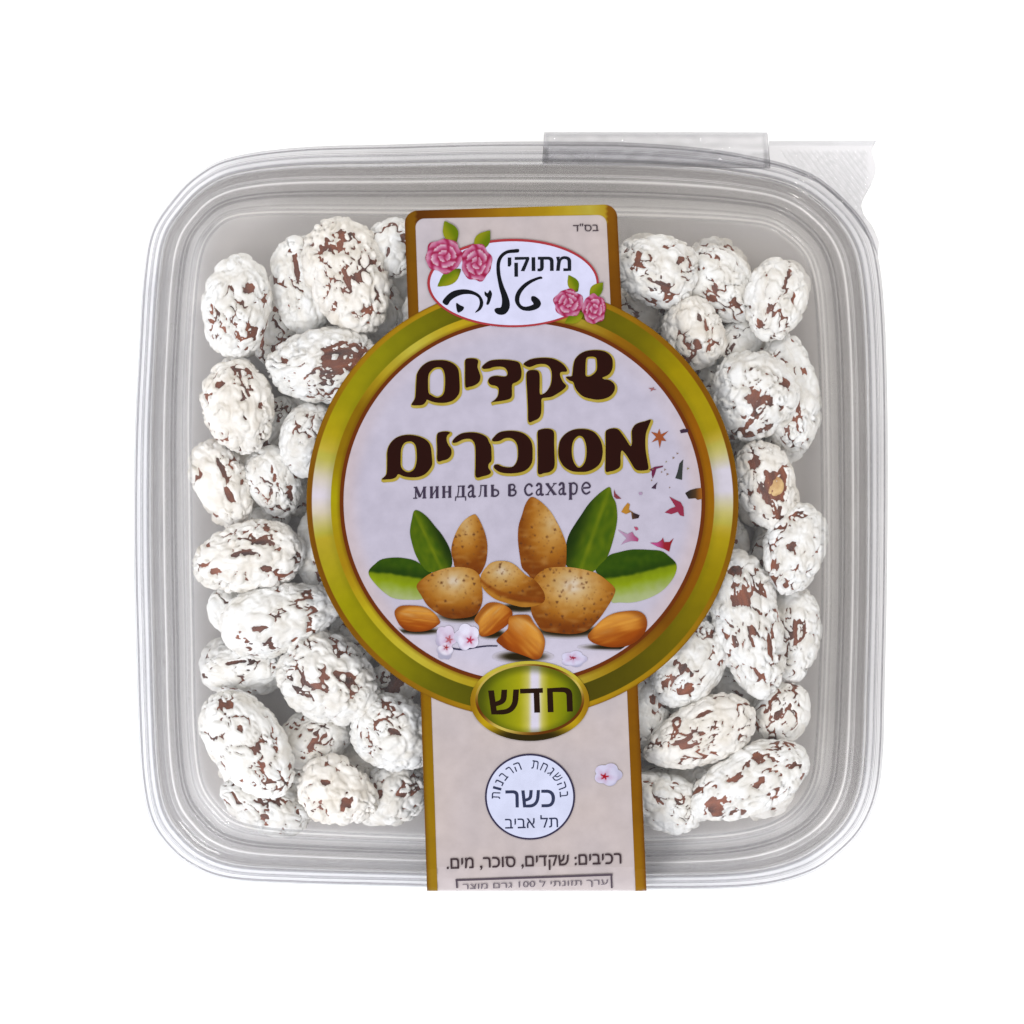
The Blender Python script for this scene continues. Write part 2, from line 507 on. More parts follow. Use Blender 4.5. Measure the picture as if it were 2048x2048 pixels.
def text_mesh(name, items, layer, color, parent=None):
    """items: (string left to right, bbox px (x0,y0,x1,y1) before rotation, rotation deg, weight)"""
    V = []; F = []; C = []
    for k, (body, (x0, y0, x1, y1), rot, weight) in enumerate(items):
        cu = bpy.data.curves.new('t', 'FONT'); cu.body = body
        ob = bpy.data.objects.new('t', cu); COL.objects.link(ob)
        bpy.context.view_layer.update()
        cv = ob.to_curve(bpy.context.evaluated_depsgraph_get())
        loops = []
        for sp in cv.splines:
            n = len(sp.bezier_points); lp = []
            for i in range(n):
                p, q = sp.bezier_points[i], sp.bezier_points[(i + 1) % n]
                p0, p1, p2, p3 = p.co, p.handle_right, q.handle_left, q.co
                straight = abs((p1 - p0).cross(p3 - p0).z) + abs((p2 - p0).cross(p3 - p0).z) < 1e-5
                for t in ((0.0,) if straight else (0.0, 0.25, 0.5, 0.75)):
                    c = p0 * (1 - t) ** 3 + p1 * 3 * t * (1 - t) ** 2 + p2 * 3 * t * t * (1 - t) + p3 * t ** 3
                    if not lp or (Vector(lp[-1]) - c.xy).length > 1e-4:
                        lp.append((c.x, c.y))
            if len(lp) > 2: loops.append(lp)
        ob.to_curve_clear()
        bpy.data.objects.remove(ob); bpy.data.curves.remove(cu)
        def area(lp): return sum(lp[i - 1][0] * lp[i][1] - lp[i][0] * lp[i - 1][1] for i in range(len(lp))) / 2
        holes = [l for l in loops if any(m_ is not l and area(m_) * area(l) < 0 and abs(area(m_)) > abs(area(l)) and inside(l[0][0], l[0][1], [m_]) for m_ in loops)]
        solid = [l for l in loops if l not in holes]
        co = []; fs = []
        for gi, l in enumerate(solid):
            hs = [h for h in holes if inside(h[0][0], h[0][1], [l])]
            v2, f2 = fill([offset_loop(l, weight)] + [offset_loop(h, -weight) for h in hs])
            b0 = len(co)
            co += [Vector((p.x, p.y, gi * 1e-6)) for p in v2]; fs += [tuple(b0 + i for i in f) for f in f2]
        if not co: continue
        ax, bx = min(c.x for c in co), max(c.x for c in co); ay, by = min(c.y for c in co), max(c.y for c in co)
        cx, cy = (x0 + x1) / 2, (y0 + y1) / 2
        cr_, sr = math.cos(math.radians(rot)), math.sin(math.radians(rot))
        b = len(V)
        for c in co:
            u = (x1 - x0) * ((c.x - ax) / (bx - ax) - 0.5); v = (y1 - y0) * (0.5 - (c.y - ay) / (by - ay))
            x = cx + u * cr_ + v * sr; y = cy - u * sr + v * cr_
            V.append(tuple(LW(x, y, layer + k * 0.01) + Vector((0, 0, c.z))))
            C += list(ink(color))
        F += [tuple(b + i for i in f[::-1]) for f in fs]
    me = bpy.data.meshes.new(name); me.from_pydata(V, [], F)
    at = me.color_attributes.new('ink', 'FLOAT_COLOR', 'POINT'); at.data.foreach_set('color', C)
    return link(name, me, parent if parent is not None else label, (M_PRINT,))

RCX, RCY = 1045, 1003.5
BOT = 1960      # label continues down the front after the fold at 1776
def xl(y): return 810 + (854 - 810) * (y - 440) / (1780 - 440)          # left edge of the strip
def xr(y): return 1236 + (1293 - 1236) * (y - 440) / (1780 - 440)       # right edge
def strip_loop(ins_l, ins_r, ytop_l, ytop_r, rad, y0=None, y1=BOT, steps=True):
    pts = []
    tl = (xl(ytop_l) + ins_l, ytop_l); tr_ = (xr(ytop_r) - ins_r, ytop_r)
    for k in range(9):
        a = math.pi / 2 * k / 8
        pts.append((tl[0] + rad - rad * math.cos(a), tl[1] + rad - rad * math.sin(a)))
    for k in range(9):
        a = math.pi / 2 * k / 8
        pts.append((tr_[0] - rad + rad * math.sin(a), tr_[1] + rad - rad * math.cos(a)))
    for y in (600, 800, 1000, 1300, 1500, 1690, 1740, 1776, 1782, 1800):
        pts.append((xr(min(y, 1780)) - ins_r, y))
    pts.append((xr(1780) - ins_r, y1)); pts.append((xl(1780) + ins_l, y1))
    for y in (1800, 1782, 1776, 1740, 1690, 1500, 1300, 1000, 800, 600):
        pts.append((xl(min(y, 1780)) + ins_l, y))
    return pts
OUT = strip_loop(0, 0, 421, 409, 26)

PAPER = (196, 184, 184)
def paper_col(x, y):
    t = 0.5 + 0.5 * noise.noise(Vector((x * 0.012, y * 0.012, 7)))
    c = mixc((190, 180, 182), (202, 188, 184), t)
    if y < 660: c = mixc(c, (194, 186, 194), sstep(940, 850, x) * 0.7)
    if y > 1745: c = mixc(c, (222, 210, 208), sstep(1745, 1790, y) * 0.6)
    return c

# the paper itself: strip plus round medallion, one sheet (its printed areas are its children)
def paper_mesh():
    a, fa = fill([OUT], 26)
    ring = ellipse(RCX, RCY, 432, 432, 140)
    b, fb = fill([ring], 40)
    V = [tuple(LW(p.x, p.y, -2)) for p in a]; F = list(fa)
    k = len(V)
    V += [tuple(LW(p.x, p.y, -1)) for p in b]; F += [tuple(k + i for i in f) for f in fb]
    C = []
    for p in list(a) + list(b): C += list(ink(paper_col(p.x, p.y)))
    me = bpy.data.meshes.new('paper_label'); me.from_pydata(V, [], F)
    at = me.color_attributes.new('ink', 'FLOAT_COLOR', 'POINT'); at.data.foreach_set('color', C)
    return me
label = link('paper_label', paper_mesh(), box, (M_PRINT,))
s = label.modifiers.new('thickness', 'SOLIDIFY'); s.thickness = 0.00006; s.offset = -1
label['label'] = 'beige paper label with a round green and gold medallion, folded over the front edge'

# gold border of the strip
INN = strip_loop(21, 22, 437, 430, 18)
def border_col(x, y):
    if y < 445 and xl(y) + 22 < x < xr(y) - 22:
        return keyed([(830, (88, 45, 0)), (900, (110, 62, 0)), (1000, (150, 108, 8)), (1100, (170, 138, 20)), (1180, (182, 165, 62)), (1225, (165, 130, 20))], x)
    left = x < 1000
    edge = (x - xl(min(y, 1780))) / 21 if left else (xr(min(y, 1780)) - x) / 22
    a = keyed([(440, (122, 80, 2)), (620, (118, 74, 0)), (1380, (138, 98, 0)), (1600, (148, 112, 2)), (1780, (150, 115, 10))], y) if left else \
        keyed([(440, (128, 80, 5)), (620, (108, 62, 0)), (1380, (125, 78, 0)), (1600, (130, 84, 0)), (1780, (150, 105, 5))], y)
    return mixc((95, 52, 0), a, 0.4 + 0.6 * sstep(0, 0.4, edge))
printed('gold_border', [OUT, INN], 0, border_col, 6)

# medallion
OLIVE = [(-80, (60, 66, 0)), (-60, (72, 76, 0)), (-40, (100, 99, 0)), (-20, (135, 128, 0)), (-10, (158, 148, 18)), (-3, (192, 182, 110)),
         (3, (206, 200, 212)), (9, (206, 200, 212)), (14, (190, 180, 110)), (21, (152, 144, 12)), (40, (146, 138, 0)), (55, (98, 100, 0)), (75, (85, 92, 0)),
         (90, (85, 92, 0)), (110, (90, 98, 0)), (132, (122, 130, 5)), (150, (142, 144, 5)), (160, (162, 156, 15)), (168, (182, 174, 80)),
         (173, (206, 196, 178)), (178, (214, 206, 220)), (183, (206, 194, 172)), (190, (168, 160, 42)), (210, (140, 145, 0)), (230, (124, 128, 0)),
         (245, (90, 98, 0)), (262, (68, 78, 0)), (280, (60, 66, 0))]
GOLD = [(-80, (185, 165, 60)), (-60, (150, 112, 10)), (-40, (120, 70, 0)), (-20, (138, 80, 0)), (0, (150, 96, 0)), (20, (148, 86, 0)), (40, (125, 74, 0)),
        (60, (142, 94, 5)), (72, (166, 140, 42)), (90, (170, 140, 12)), (110, (186, 152, 24)), (125, (192, 176, 64)), (140, (166, 136, 20)),
        (150, (132, 96, 0)), (165, (140, 105, 0)), (178, (166, 150, 2)), (200, (164, 124, 10)), (215, (182, 160, 22)), (235, (190, 170, 52)), (260, (170, 140, 20)), (280, (185, 165, 60))]
def ang(x, y):
    a = math.degrees(math.atan2(-(y - RCY), x - RCX))
    return a if a >= -80 else a + 360
def ring_col(x, y):
    a = ang(x, y); r = math.hypot(x - RCX, y - RCY)
    rim = mixc((168, 132, 12), (118, 72, 0), 0.5 + 0.5 * math.sin(math.radians(a * 2 + 60)))
    if r > 421: return mixc(rim, (128, 88, 5), sstep(428, 432, r))
    if r > 384:
        c = keyed(OLIVE, a)
        if c[2] < 60: c = (c[0] + 9, c[1] - 3, c[2])
        return mixc(c, mixc(c, (60, 60, 0), 0.25), sstep(400, 384, r) * 0.6)
    if r > 366: return mixc(tuple(v * k for v, k in zip(keyed(GOLD, a), (0.98, 1.01, 1.0))), (96, 56, 0), sstep(372, 366, r) * 0.45)
    return (104, 46, 4)
def circ(r, n=180): return ellipse(RCX, RCY, r, r, n)
def ring_mesh():
    radii = [432, 429, 426, 422, 420.5, 412, 404, 396, 388, 384.5, 383, 378, 373, 368, 366.2, 365, 361, 358]
    n = 240
    V = []; C = []; F = []
    for r in radii:
        for i in range(n):
            t = 2 * math.pi * i / n
            x = RCX + r * math.cos(t); y = RCY + r * math.sin(t)
            V.append(tuple(LW(x, y, 2))); C += list(ink(ring_col(x, y)))
    for k in range(len(radii) - 1):
        for i in range(n):
            j = (i + 1) % n
            F.append((k * n + i, (k + 1) * n + i, (k + 1) * n + j, k * n + j))
    me = bpy.data.meshes.new('medallion_ring'); me.from_pydata(V, [], F)
    at = me.color_attributes.new('ink', 'FLOAT_COLOR', 'POINT'); at.data.foreach_set('color', C)
    bm = bmesh.new(); bm.from_mesh(me)
    if bm.faces and sum(f.normal.z for f in bm.faces) < 0:
        bmesh.ops.reverse_faces(bm, faces=bm.faces)
    bm.to_mesh(me); bm.free()
    return me
link('medallion_ring', ring_mesh(), label, (M_PRINT,))
def face_col(x, y):
    r = math.hypot(x - RCX, y - RCY)
    t = 0.5 + 0.5 * noise.noise(Vector((x * 0.01, y * 0.01, 2)))
    c = mixc((187, 181, 198), (195, 189, 205), t)
    c = mixc(c, (198, 182, 186), sstep(318, 357, r) * 0.9 * (0.35 + 0.65 * sstep(760, 960, y)))
    c = mixc(c, (204, 198, 216), sstep(1180, 1330, y) * 0.7)
    return c
printed('medallion_face', [circ(358.5)], 1, face_col, 14)

# --- headline lettering (traced outlines, crop scale 8.782)
S = 1932 / 220.0
def tr(pts, ox, oy, s=S): return [(ox + x / s, oy + y / s) for x, y in pts]
T1 = (810, 690); T2 = (1020, 690); T3 = (750, 830); T4 = (950, 830); T5 = (1150, 830)
LET = [
 ([(115,1050),(165,960),(185,880),(200,600),(218,490),(300,370),(420,292),(560,268),(720,275),(850,330),(930,420),(952,550),(960,800),(920,900),(830,980),(700,1015),(560,1012),(470,992),(385,960),(370,990),(320,1045),(230,1060)],
  [(540,395),(470,440),(415,520),(405,650),(412,830),(460,880),(560,925),(650,890),(695,800),(705,600),(690,480),(640,400)], T1),
 ([(1060,260),(1130,235),(1230,240),(1285,280),(1272,380),(1300,470),(1325,560),(1300,650),(1220,710),(1130,735),(1065,740),(1055,600),(1055,400)], None, T1),
 ([(1355,380),(1430,310),(1520,270),(1700,258),(1880,272),(2000,310),(2035,400),(2048,480),(2030,590),(1960,650),(1885,690),(1878,800),(1875,900),(1830,950),(1700,980),(1560,1000),(1515,1010),(1590,950),(1635,880),(1645,770),(1600,720),(1510,700),(1465,650),(1470,600),(1510,560),(1600,542),(1720,555),(1785,540),(1802,480),(1760,405),(1680,380),(1560,387),(1480,412),(1380,420)], None, T1),
 ([(240,330),(320,270),(420,238),(580,225),(750,240),(880,300),(960,370),(1000,440),(985,470),(895,475),(880,540),(930,650),(985,715),(950,770),(870,830),(740,905),(640,925),(557,945),(552,1050),(545,1200),(505,1285),(420,1330),(325,1345),(315,1100),(300,800),(287,540),(305,468),(360,442),(450,442),(500,470),(520,540),(522,700),(527,860),(600,850),(670,780),(720,680),(735,560),(725,450),(680,370),(600,335),(480,340),(360,385),(290,375)], None, T2),
 ([(985,560),(1080,550),(1100,480),(1115,350),(1150,240),(1240,150),(1350,105),(1500,90),(1650,110),(1750,170),(1800,260),(1800,400),(1760,490),(1700,540),(1625,572),(1650,602),(1750,620),(1830,690),(1840,780),(1790,870),(1700,930),(1550,960),(1400,940),(1280,900),(1190,820),(1140,740),(1110,650),(1040,620)],
  [(1350,222),(1330,300),(1325,450),(1332,540),(1400,550),(1480,500),(1525,430),(1527,300),(1508,222),(1430,205)], T2),
 ([(120,1130),(180,1070),(208,1000),(213,800),(215,650),(250,530),(330,430),(430,375),(560,350),(700,360),(830,400),(930,470),(980,570),(1000,750),(1000,880),(940,980),(860,1050),(750,1090),(620,1095),(500,1075),(410,1040),(370,1090),(310,1120),(220,1130)],
  [(560,470),(500,510),(460,600),(450,750),(455,900),(500,970),(570,1005),(640,990),(700,930),(732,800),(732,650),(710,530),(650,470)], T3),
 ([(1090,350),(1150,300),(1250,290),(1318,312),(1268,362),(1257,440),(1290,530),(1338,600),(1338,700),(1280,770),(1190,800),(1097,805),(1092,600)], None, T3),
 ([(1365,450),(1440,370),(1540,320),(1700,305),(1850,330),(1960,390),(2000,470),(2035,540),(2045,640),(2045,800),(1998,860),(1992,930),(2035,1000),(2000,1045),(1900,1075),(1772,1090),(1766,900),(1766,700),(1760,540),(1720,452),(1650,417),(1540,432),(1440,480),(1375,490)], None, T3),
 ([(300,440),(330,390),(420,310),(560,280),(720,285),(860,330),(960,420),(1005,530),(1012,700),(1000,830),(940,930),(850,990),(720,1020),(560,1025),(430,1000),(340,935),(340,880),(400,870),(480,905),(600,920),(680,895),(740,800),(757,680),(745,540),(700,450),(620,405),(520,410),(430,455),(330,465)], None, T4),
 ([(1100,300),(1150,255),(1260,240),(1350,260),(1388,320),(1390,500),(1395,700),(1400,850),(1380,940),(1310,1000),(1220,1020),(1110,1030),(1105,800),(1102,500)], None, T4),
 ([(1470,560),(1500,440),(1590,330),(1720,262),(1850,245),(1980,257),(2100,310),(2190,420),(2235,550),(2240,700),(2200,840),(2110,930),(1980,990),(1850,1000),(1700,985),(1570,910),(1490,790),(1465,680)],
  [(1800,375),(1730,450),(1702,560),(1702,700),(1730,820),(1780,900),(1830,925),(1890,890),(1940,800),(1960,660),(1950,520),(1910,410),(1860,370)], T4),
 ([(540,990),(535,800),(538,500),(540,300),(580,255),(660,235),(740,245),(800,300),(880,410),(970,545),(1000,500),(1000,400),(1000,270),(1050,180),(1120,140),(1230,110),(1330,85),(1290,200),(1245,330),(1235,500),(1245,650),(1270,800),(1290,940),(1240,970),(1120,975),(1050,940),(980,830),(900,700),(822,625),(800,720),(800,850),(780,920),(700,970),(620,990)], None, T5),
]
gold_g = []; brown_g = []
for o_, h_, T in LET:
    lo = catmull(tr(o_, *T), 4)
    loops = [lo]
    gl_ = [[(x + 1.6, y + 2.4) for x, y in offset_loop(lo, 3.4)]]
    if h_:
        lh = catmull(tr(h_, *T), 4)
        loops.append(lh)
        gl_.append([(x + 0.2, y + 0.6) for x, y in offset_loop(lh, -3.2)])
    def gcol(x, y): 
        return mixc((186, 166, 92), (160, 140, 30), 0.5 + 0.5 * noise.noise(Vector((x * .04, y * .04, 0))))
    gold_g.append((gl_, gcol)); brown_g.append((loops, (38, 8, 2)))
hg = printed_many('headline_lettering', brown_g, 5)
hg['label'] = 'dark brown two-line headline in rounded lettering'
printed_many('headline_outline', gold_g, 3.6)

# --- subtitle: serif letters built from strokes (unit box, y up)
TH, TN = 5.2, 2.1
def serif(x, y, w=0.34): return ([(x - w / 2, y), (x + w / 2, y)], TN)
G = {
 'м': [([(.14, 0), (.14, 1)], TN + .4), ([(.14, 1), (.5, .12)], TH), ([(.5, .12), (.86, 1)], TN), ([(.86, 0), (.86, 1)], TH), serif(.1, .04), serif(.86, .04), serif(.1, .96, .25), serif(.9, .96, .25)],
 'и': [([(.2, 0), (.2, 1)], TH), ([(.8, 0), (.8, 1)], TH), ([(.2, .12), (.8, .88)], TN), serif(.2, .04), serif(.8, .04), serif(.2, .96), serif(.8, .96)],
 'н': [([(.2, 0), (.2, 1)], TH), ([(.8, 0), (.8, 1)], TH), ([(.2, .5), (.8, .5)], TN), serif(.2, .04), serif(.8, .04), serif(.2, .96), serif(.8, .96)],
 'д': [([(.22, .05), (.3, .5), (.34, .98)], TN), ([(.74, 0), (.74, 1)], TH), ([(.25, .96), (.9, .96)], TN), ([(.02, .05), (.98, .05)], TN), ([(.06, .05), (.04, -.28)], TN), ([(.95, .05), (.97, -.28)], TN)],
 'а': [([(.15, .78), (.3, .95), (.52, .97), (.68, .85), (.68, .5), (.68, .1), (.85, .04), (1, .1)], TH * .85), ([(.68, .56), (.35, .48), (.14, .28), (.22, .06), (.45, .04), (.66, .2)], TN + .8)],
 'л': [([(.04, .05), (.2, .1), (.28, .5), (.32, .98)], TN), ([(.78, 0), (.78, 1)], TH), ([(.22, .96), (.95, .96)], TN), serif(.8, .04)],
 'ь': [([(.2, 0), (.2, 1)], TH), ([(.2, .55), (.55, .56), (.8, .42), (.8, .18), (.55, .04), (.2, .04)], TN + 1.2), serif(.2, .96), serif(.2, .04)],
 'в': [([(.2, 0), (.2, 1)], TH), ([(.2, .97), (.6, .96), (.75, .76), (.55, .54), (.2, .53)], TN + 1), ([(.5, .53), (.82, .44), (.84, .2), (.6, .04), (.2, .04)], TN + 1.4)],
 'с': [([(.88, .74), (.7, .93), (.45, .95), (.2, .72), (.15, .42), (.3, .12), (.58, .03), (.9, .2)], TN + 1.6)],
 'х': [([(.12, .97), (.84, .03)], TH), ([(.84, .97), (.14, .03)], TN), serif(.16, .96), serif(.84, .96), serif(.16, .04), serif(.84, .04)],
 'р': [([(.22, -.42), (.22, 1)], TH), ([(.22, .84), (.5, .97), (.8, .8), (.84, .5), (.74, .14), (.5, .02), (.24, .16)], TN + 1.3), serif(.22, -.4), serif(.14, .96, .25)],
 'е': [([(.16, .52), (.86, .56), (.8, .84), (.5, .97), (.22, .78), (.14, .42), (.3, .12), (.58, .02), (.9, .2)], TN + 1.4)],
}
SUBT = [('м', 828, 852), ('и', 859, 878), ('н', 883.5, 903.5), ('д', 910, 932), ('а', 934.5, 951), ('л', 956, 975), ('ь', 981, 1000), ('в', 1015, 1034),
        ('с', 1047, 1067), ('а', 1070.6, 1087), ('х', 1091, 1113), ('а', 1116, 1132), ('р', 1136.5, 1157), ('е', 1161.5, 1182)]
gs = []
for ch, x0, x1 in SUBT:
    for pts, w in G[ch]:
        q = []
        for u, v in pts:
            x = x0 + (x1 - x0) * u
            base = 997.5 - (x - 828) * 0.0272
            q.append((x, base - 23.5 * v))
        gs.append(([stroke(q, w, None, 4)], (62, 52, 72)))
st_ = printed_many('subtitle_lettering', gs, 4)
st_['label'] = 'thin dark serif line under the headline'

# --- printed picture: leaves, almonds in shell, kernels, blossoms
P1 = (720, 1010, 6.9); P2 = (960, 1010, 6.9); P3 = (1120, 960, 6.9); P4 = (780, 1180, 1932 / 340); P5 = (1040, 1180, 1932 / 340)
def pits(x, y, seed, sc, th):
    d, _ = noise.voronoi(Vector((x / sc, y / sc, seed)))
    return sstep(th, th * 0.45, d[0])
def shell_col(seed, cx, cy, rx, ry, hi=(0.0, -0.4), pale=0.6):
    def f(x, y):
        u = (x - cx) / rx; v = (y - cy) / ry
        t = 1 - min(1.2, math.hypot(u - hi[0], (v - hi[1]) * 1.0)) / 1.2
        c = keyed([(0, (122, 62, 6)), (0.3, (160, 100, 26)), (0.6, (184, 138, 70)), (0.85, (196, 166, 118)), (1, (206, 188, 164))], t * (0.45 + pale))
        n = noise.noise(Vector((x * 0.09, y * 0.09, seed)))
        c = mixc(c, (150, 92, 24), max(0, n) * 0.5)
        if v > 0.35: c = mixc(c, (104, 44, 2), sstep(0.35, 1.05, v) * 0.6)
        c = mixc(c, (200, 160, 108), max(0, noise.noise(Vector((x * 0.05, y * 0.11, seed + 5)))) * 0.45)
        c = mixc(c, (110, 66, 36), 0.5 * pits(x, y, seed + 3, 6.5, 0.26))
        return mixc(c, (88, 48, 24), 0.85 * pits(x, y, seed, 13, 0.27))
    return f
def kern_col(seed, cx, cy, rx, ry, rot):
    cr_, sr = math.cos(rot), math.sin(rot)
    def f(x, y):
        u = ((x - cx) * cr_ + (y - cy) * sr) / rx; v = (-(x - cx) * sr + (y - cy) * cr_) / ry
        stv = noise.noise(Vector((u * 1.2, v * 6.0, seed)))
        c = mixc((208, 144, 56), (150, 70, 6), sstep(-0.9, 0.8, v + 0.75 * stv))
        c = mixc(c, (218, 182, 118), max(0, stv) * 0.9 * (1 - sstep(-0.3, 0.5, v)))
        return mixc(c, (112, 44, 2), sstep(0.72, 1.02, math.hypot(u, v)) * 0.6)
    return f
def leaf_col(ax, ay, bx, by, wid, dark_right=True, seed=0):
    d = Vector((bx - ax, by - ay)); Ln = d.length; d.normalize()
    def f(x, y):
        px_, py_ = x - ax, y - ay
        s = (px_ * d.x + py_ * d.y) / Ln
        q = (-px_ * d.y + py_ * d.x) / wid
        if not dark_right: q = -q
        n = noise.noise(Vector((s * 9, q * 4, seed)))
        vein = 0.5 + 0.5 * math.sin((s * 16 + abs(q) * 3))
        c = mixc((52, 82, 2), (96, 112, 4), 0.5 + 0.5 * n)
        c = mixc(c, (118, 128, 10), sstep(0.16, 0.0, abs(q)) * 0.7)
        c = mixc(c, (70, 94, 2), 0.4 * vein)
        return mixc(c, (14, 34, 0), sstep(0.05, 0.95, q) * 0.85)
    return f
leafA = catmull(tr([(760,70),(715,200),(690,350),(702,460),(750,640),(815,780),(850,830),(950,925),(1110,905),(1262,850),(1250,640),(1150,440),(1040,300),(900,140)], *P1), 4)
leafB = catmull(tr([(125,900),(200,820),(300,750),(480,725),(650,740),(780,780),(900,870),(985,935),(900,1020),(840,1130),(880,1285),(700,1308),(480,1290),(350,1220),(220,1100),(130,980)], *P1), 4)
leafF = catmull(tr([(690,100),(722,220),(770,320),(790,480),(780,620),(740,800),(690,970),(640,1080),(560,1160),(450,1265),(300,1250),(100,1195),(85,1050),(90,870),(130,740),(200,620),(300,470),(380,350),(480,240),(600,140)], *P3), 4)
leafG = catmull(tr([(490,1250),(560,1150),(680,1040),(800,1000),(1000,960),(1250,965),(1400,982),(1500,1050),(1605,1160),(1590,1300),(1500,1440),(1380,1550),(1200,1640),(1000,1690),(830,1690),(710,1680),(740,1500),(600,1360)], *P3), 4)
def flatleaf(linepts, seed):
    def f(x, y):
        yl = keyed([(p[0], (p[1], 0, 0)) for p in linepts], x)[0]
        d = y - yl
        n = noise.noise(Vector((x * .08, y * .08, seed)))
        dk = mixc(mixc((34, 66, 0), (58, 84, 2), 0.5 + 0.5 * n), (22, 46, 0), sstep(-22, -2, d) * 0.5)
        c = keyed([(0, (112, 128, 4)), (14, (128, 146, 10)), (26, (140, 158, 60)), (42, (158, 170, 112)), (60, (168, 178, 132))], max(0, d) + 5 * n)
        return mixc(dk, c, sstep(-3.5, 3.5, d + 2 * n))
    return f
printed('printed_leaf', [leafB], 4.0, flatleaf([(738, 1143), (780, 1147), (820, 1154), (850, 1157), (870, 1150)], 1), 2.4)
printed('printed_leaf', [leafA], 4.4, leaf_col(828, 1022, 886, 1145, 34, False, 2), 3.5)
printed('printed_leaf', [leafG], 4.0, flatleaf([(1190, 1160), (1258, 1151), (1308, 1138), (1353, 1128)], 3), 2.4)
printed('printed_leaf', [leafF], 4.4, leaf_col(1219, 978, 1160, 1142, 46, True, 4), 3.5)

shC = catmull(tr([(1570,130),(1450,200),(1350,330),(1280,500),(1260,640),(1290,780),(1320,865),(1480,900),(1630,965),(1700,880),(1745,750),(1757,550),(1722,380),(1660,230),(1610,150)], *P1), 4)
shE = catmull([(1063,994),(1051,1008),(1044,1030),(1037,1053),(1036,1082),(1040,1114),(1044,1135),(1054,1146),(1067,1158),(1083,1150),(1098,1142),(1119,1138),(1131,1134),(1133,1097),(1131,1084),(1124,1065),(1113,1043),(1100,1022),(1081,1003)], 4)
shD = catmull([(833,1172),(847,1156),(865,1145),(894,1136),(923,1134),(946,1139),(958,1150),(962,1166),(965,1187),(964,1206),(956,1224),(940,1234),(903,1237),(879,1229),(856,1212),(843,1192)], 4)
shI = catmull([(1067,1158),(1086,1140),(1102,1135),(1134,1134),(1163,1138),(1192,1146),(1214,1161),(1230,1177),(1227,1193),(1216,1212),(1198,1238),(1174,1261),(1146,1268),(1114,1266),(1086,1261),(1072,1245),(1063,1226),(1062,1210),(1062,1180)], 4)
shH = catmull([(963,1148),(972,1135),(982,1126),(996,1122),(1015,1123),(1030,1130),(1041,1140),(1053,1151),(1067,1158),(1080,1172),(1089,1188),(1088,1203),(1070,1212),(1044,1214),(1016,1207),(990,1198),(970,1182),(961,1165)], 4)
kJ = catmull(tr([(50,250),(100,190),(180,175),(320,180),(420,205),(500,260),(550,320),(570,370),(540,400),(480,440),(380,470),(230,470),(140,430),(80,350)], *P4), 4)
kK = catmull(tr([(1110,150),(1200,140),(1300,170),(1380,230),(1390,300),(1350,380),(1260,450),(1150,510),(1050,530),(1010,490),(1010,410),(960,350),(980,290),(1050,200)], *P4), 4)
kL = catmull(tr([(1350,320),(1400,290),(1480,280),(1580,290),(1640,380),(1720,480),(1760,570),(1750,680),(1710,770),(1640,790),(1560,760),(1450,720),(1330,680),(1250,620),(1210,570),(1290,490),(1340,430)], *P4), 4)
kM = catmull(tr([(770,520),(830,440),(930,340),(1050,270),(1200,240),(1340,240),(1420,290),(1445,380),(1420,480),(1330,580),(1200,640),(1030,650),(880,620),(800,580)], *P5), 4)

# printed ground shadows of the picture (part of the artwork)
def shadow_col(cx, cy, rx, ry):
    def f(x, y):
        d = math.hypot((x - cx) / rx, (y - cy) / ry)
        return mixc((34, 26, 6), (190, 184, 196), sstep(0.45, 1.0, d))
    return f
shg = []
for (cx, cy, rx, ry) in [(925, 1232, 62, 15), (1135, 1262, 84, 16), (1040, 1215, 50, 12), (838, 1262, 56, 9), (1230, 1294, 76, 8), (1046, 1313, 62, 14), (985, 1268, 34, 12)]:
    el = []
    for x, y in ellipse(cx, cy, rx, ry, 48):
        q = math.hypot(x - RCX, y - RCY)
        if q > 355: x, y = RCX + (x - RCX) * 355 / q, RCY + (y - RCY) * 355 / q
        el.append((x, y))
    shg.append(([el], shadow_col(cx, cy, rx, ry)))
printed_many('printed_shadow', shg, 3.0, None, 4)
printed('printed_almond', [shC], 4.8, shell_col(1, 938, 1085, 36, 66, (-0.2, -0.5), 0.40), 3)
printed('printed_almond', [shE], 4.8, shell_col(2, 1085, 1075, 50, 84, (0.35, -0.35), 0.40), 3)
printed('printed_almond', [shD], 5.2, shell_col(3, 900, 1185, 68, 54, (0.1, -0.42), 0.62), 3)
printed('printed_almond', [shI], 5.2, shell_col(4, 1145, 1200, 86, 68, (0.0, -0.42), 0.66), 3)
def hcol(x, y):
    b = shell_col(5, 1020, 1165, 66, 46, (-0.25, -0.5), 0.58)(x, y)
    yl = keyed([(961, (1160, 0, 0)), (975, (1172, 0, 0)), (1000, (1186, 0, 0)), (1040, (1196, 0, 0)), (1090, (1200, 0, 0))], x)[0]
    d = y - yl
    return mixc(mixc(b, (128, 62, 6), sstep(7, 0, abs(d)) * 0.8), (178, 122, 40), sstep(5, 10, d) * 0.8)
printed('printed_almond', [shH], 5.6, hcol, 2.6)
printed('printed_almond', [kJ], 5.6, kern_col(6, 835, 1237, 47, 26, 0.12), 2.6)
printed('printed_almond', [kK], 5.9, kern_col(7, 988, 1240, 44, 27, -0.75), 2.6)
printed('printed_almond', [kL], 6.2, kern_col(8, 1045, 1275, 54, 38, 0.75), 2.6)
printed('printed_almond', [kM], 5.9, kern_col(9, 1234, 1259, 60, 35, -0.28), 2.6)

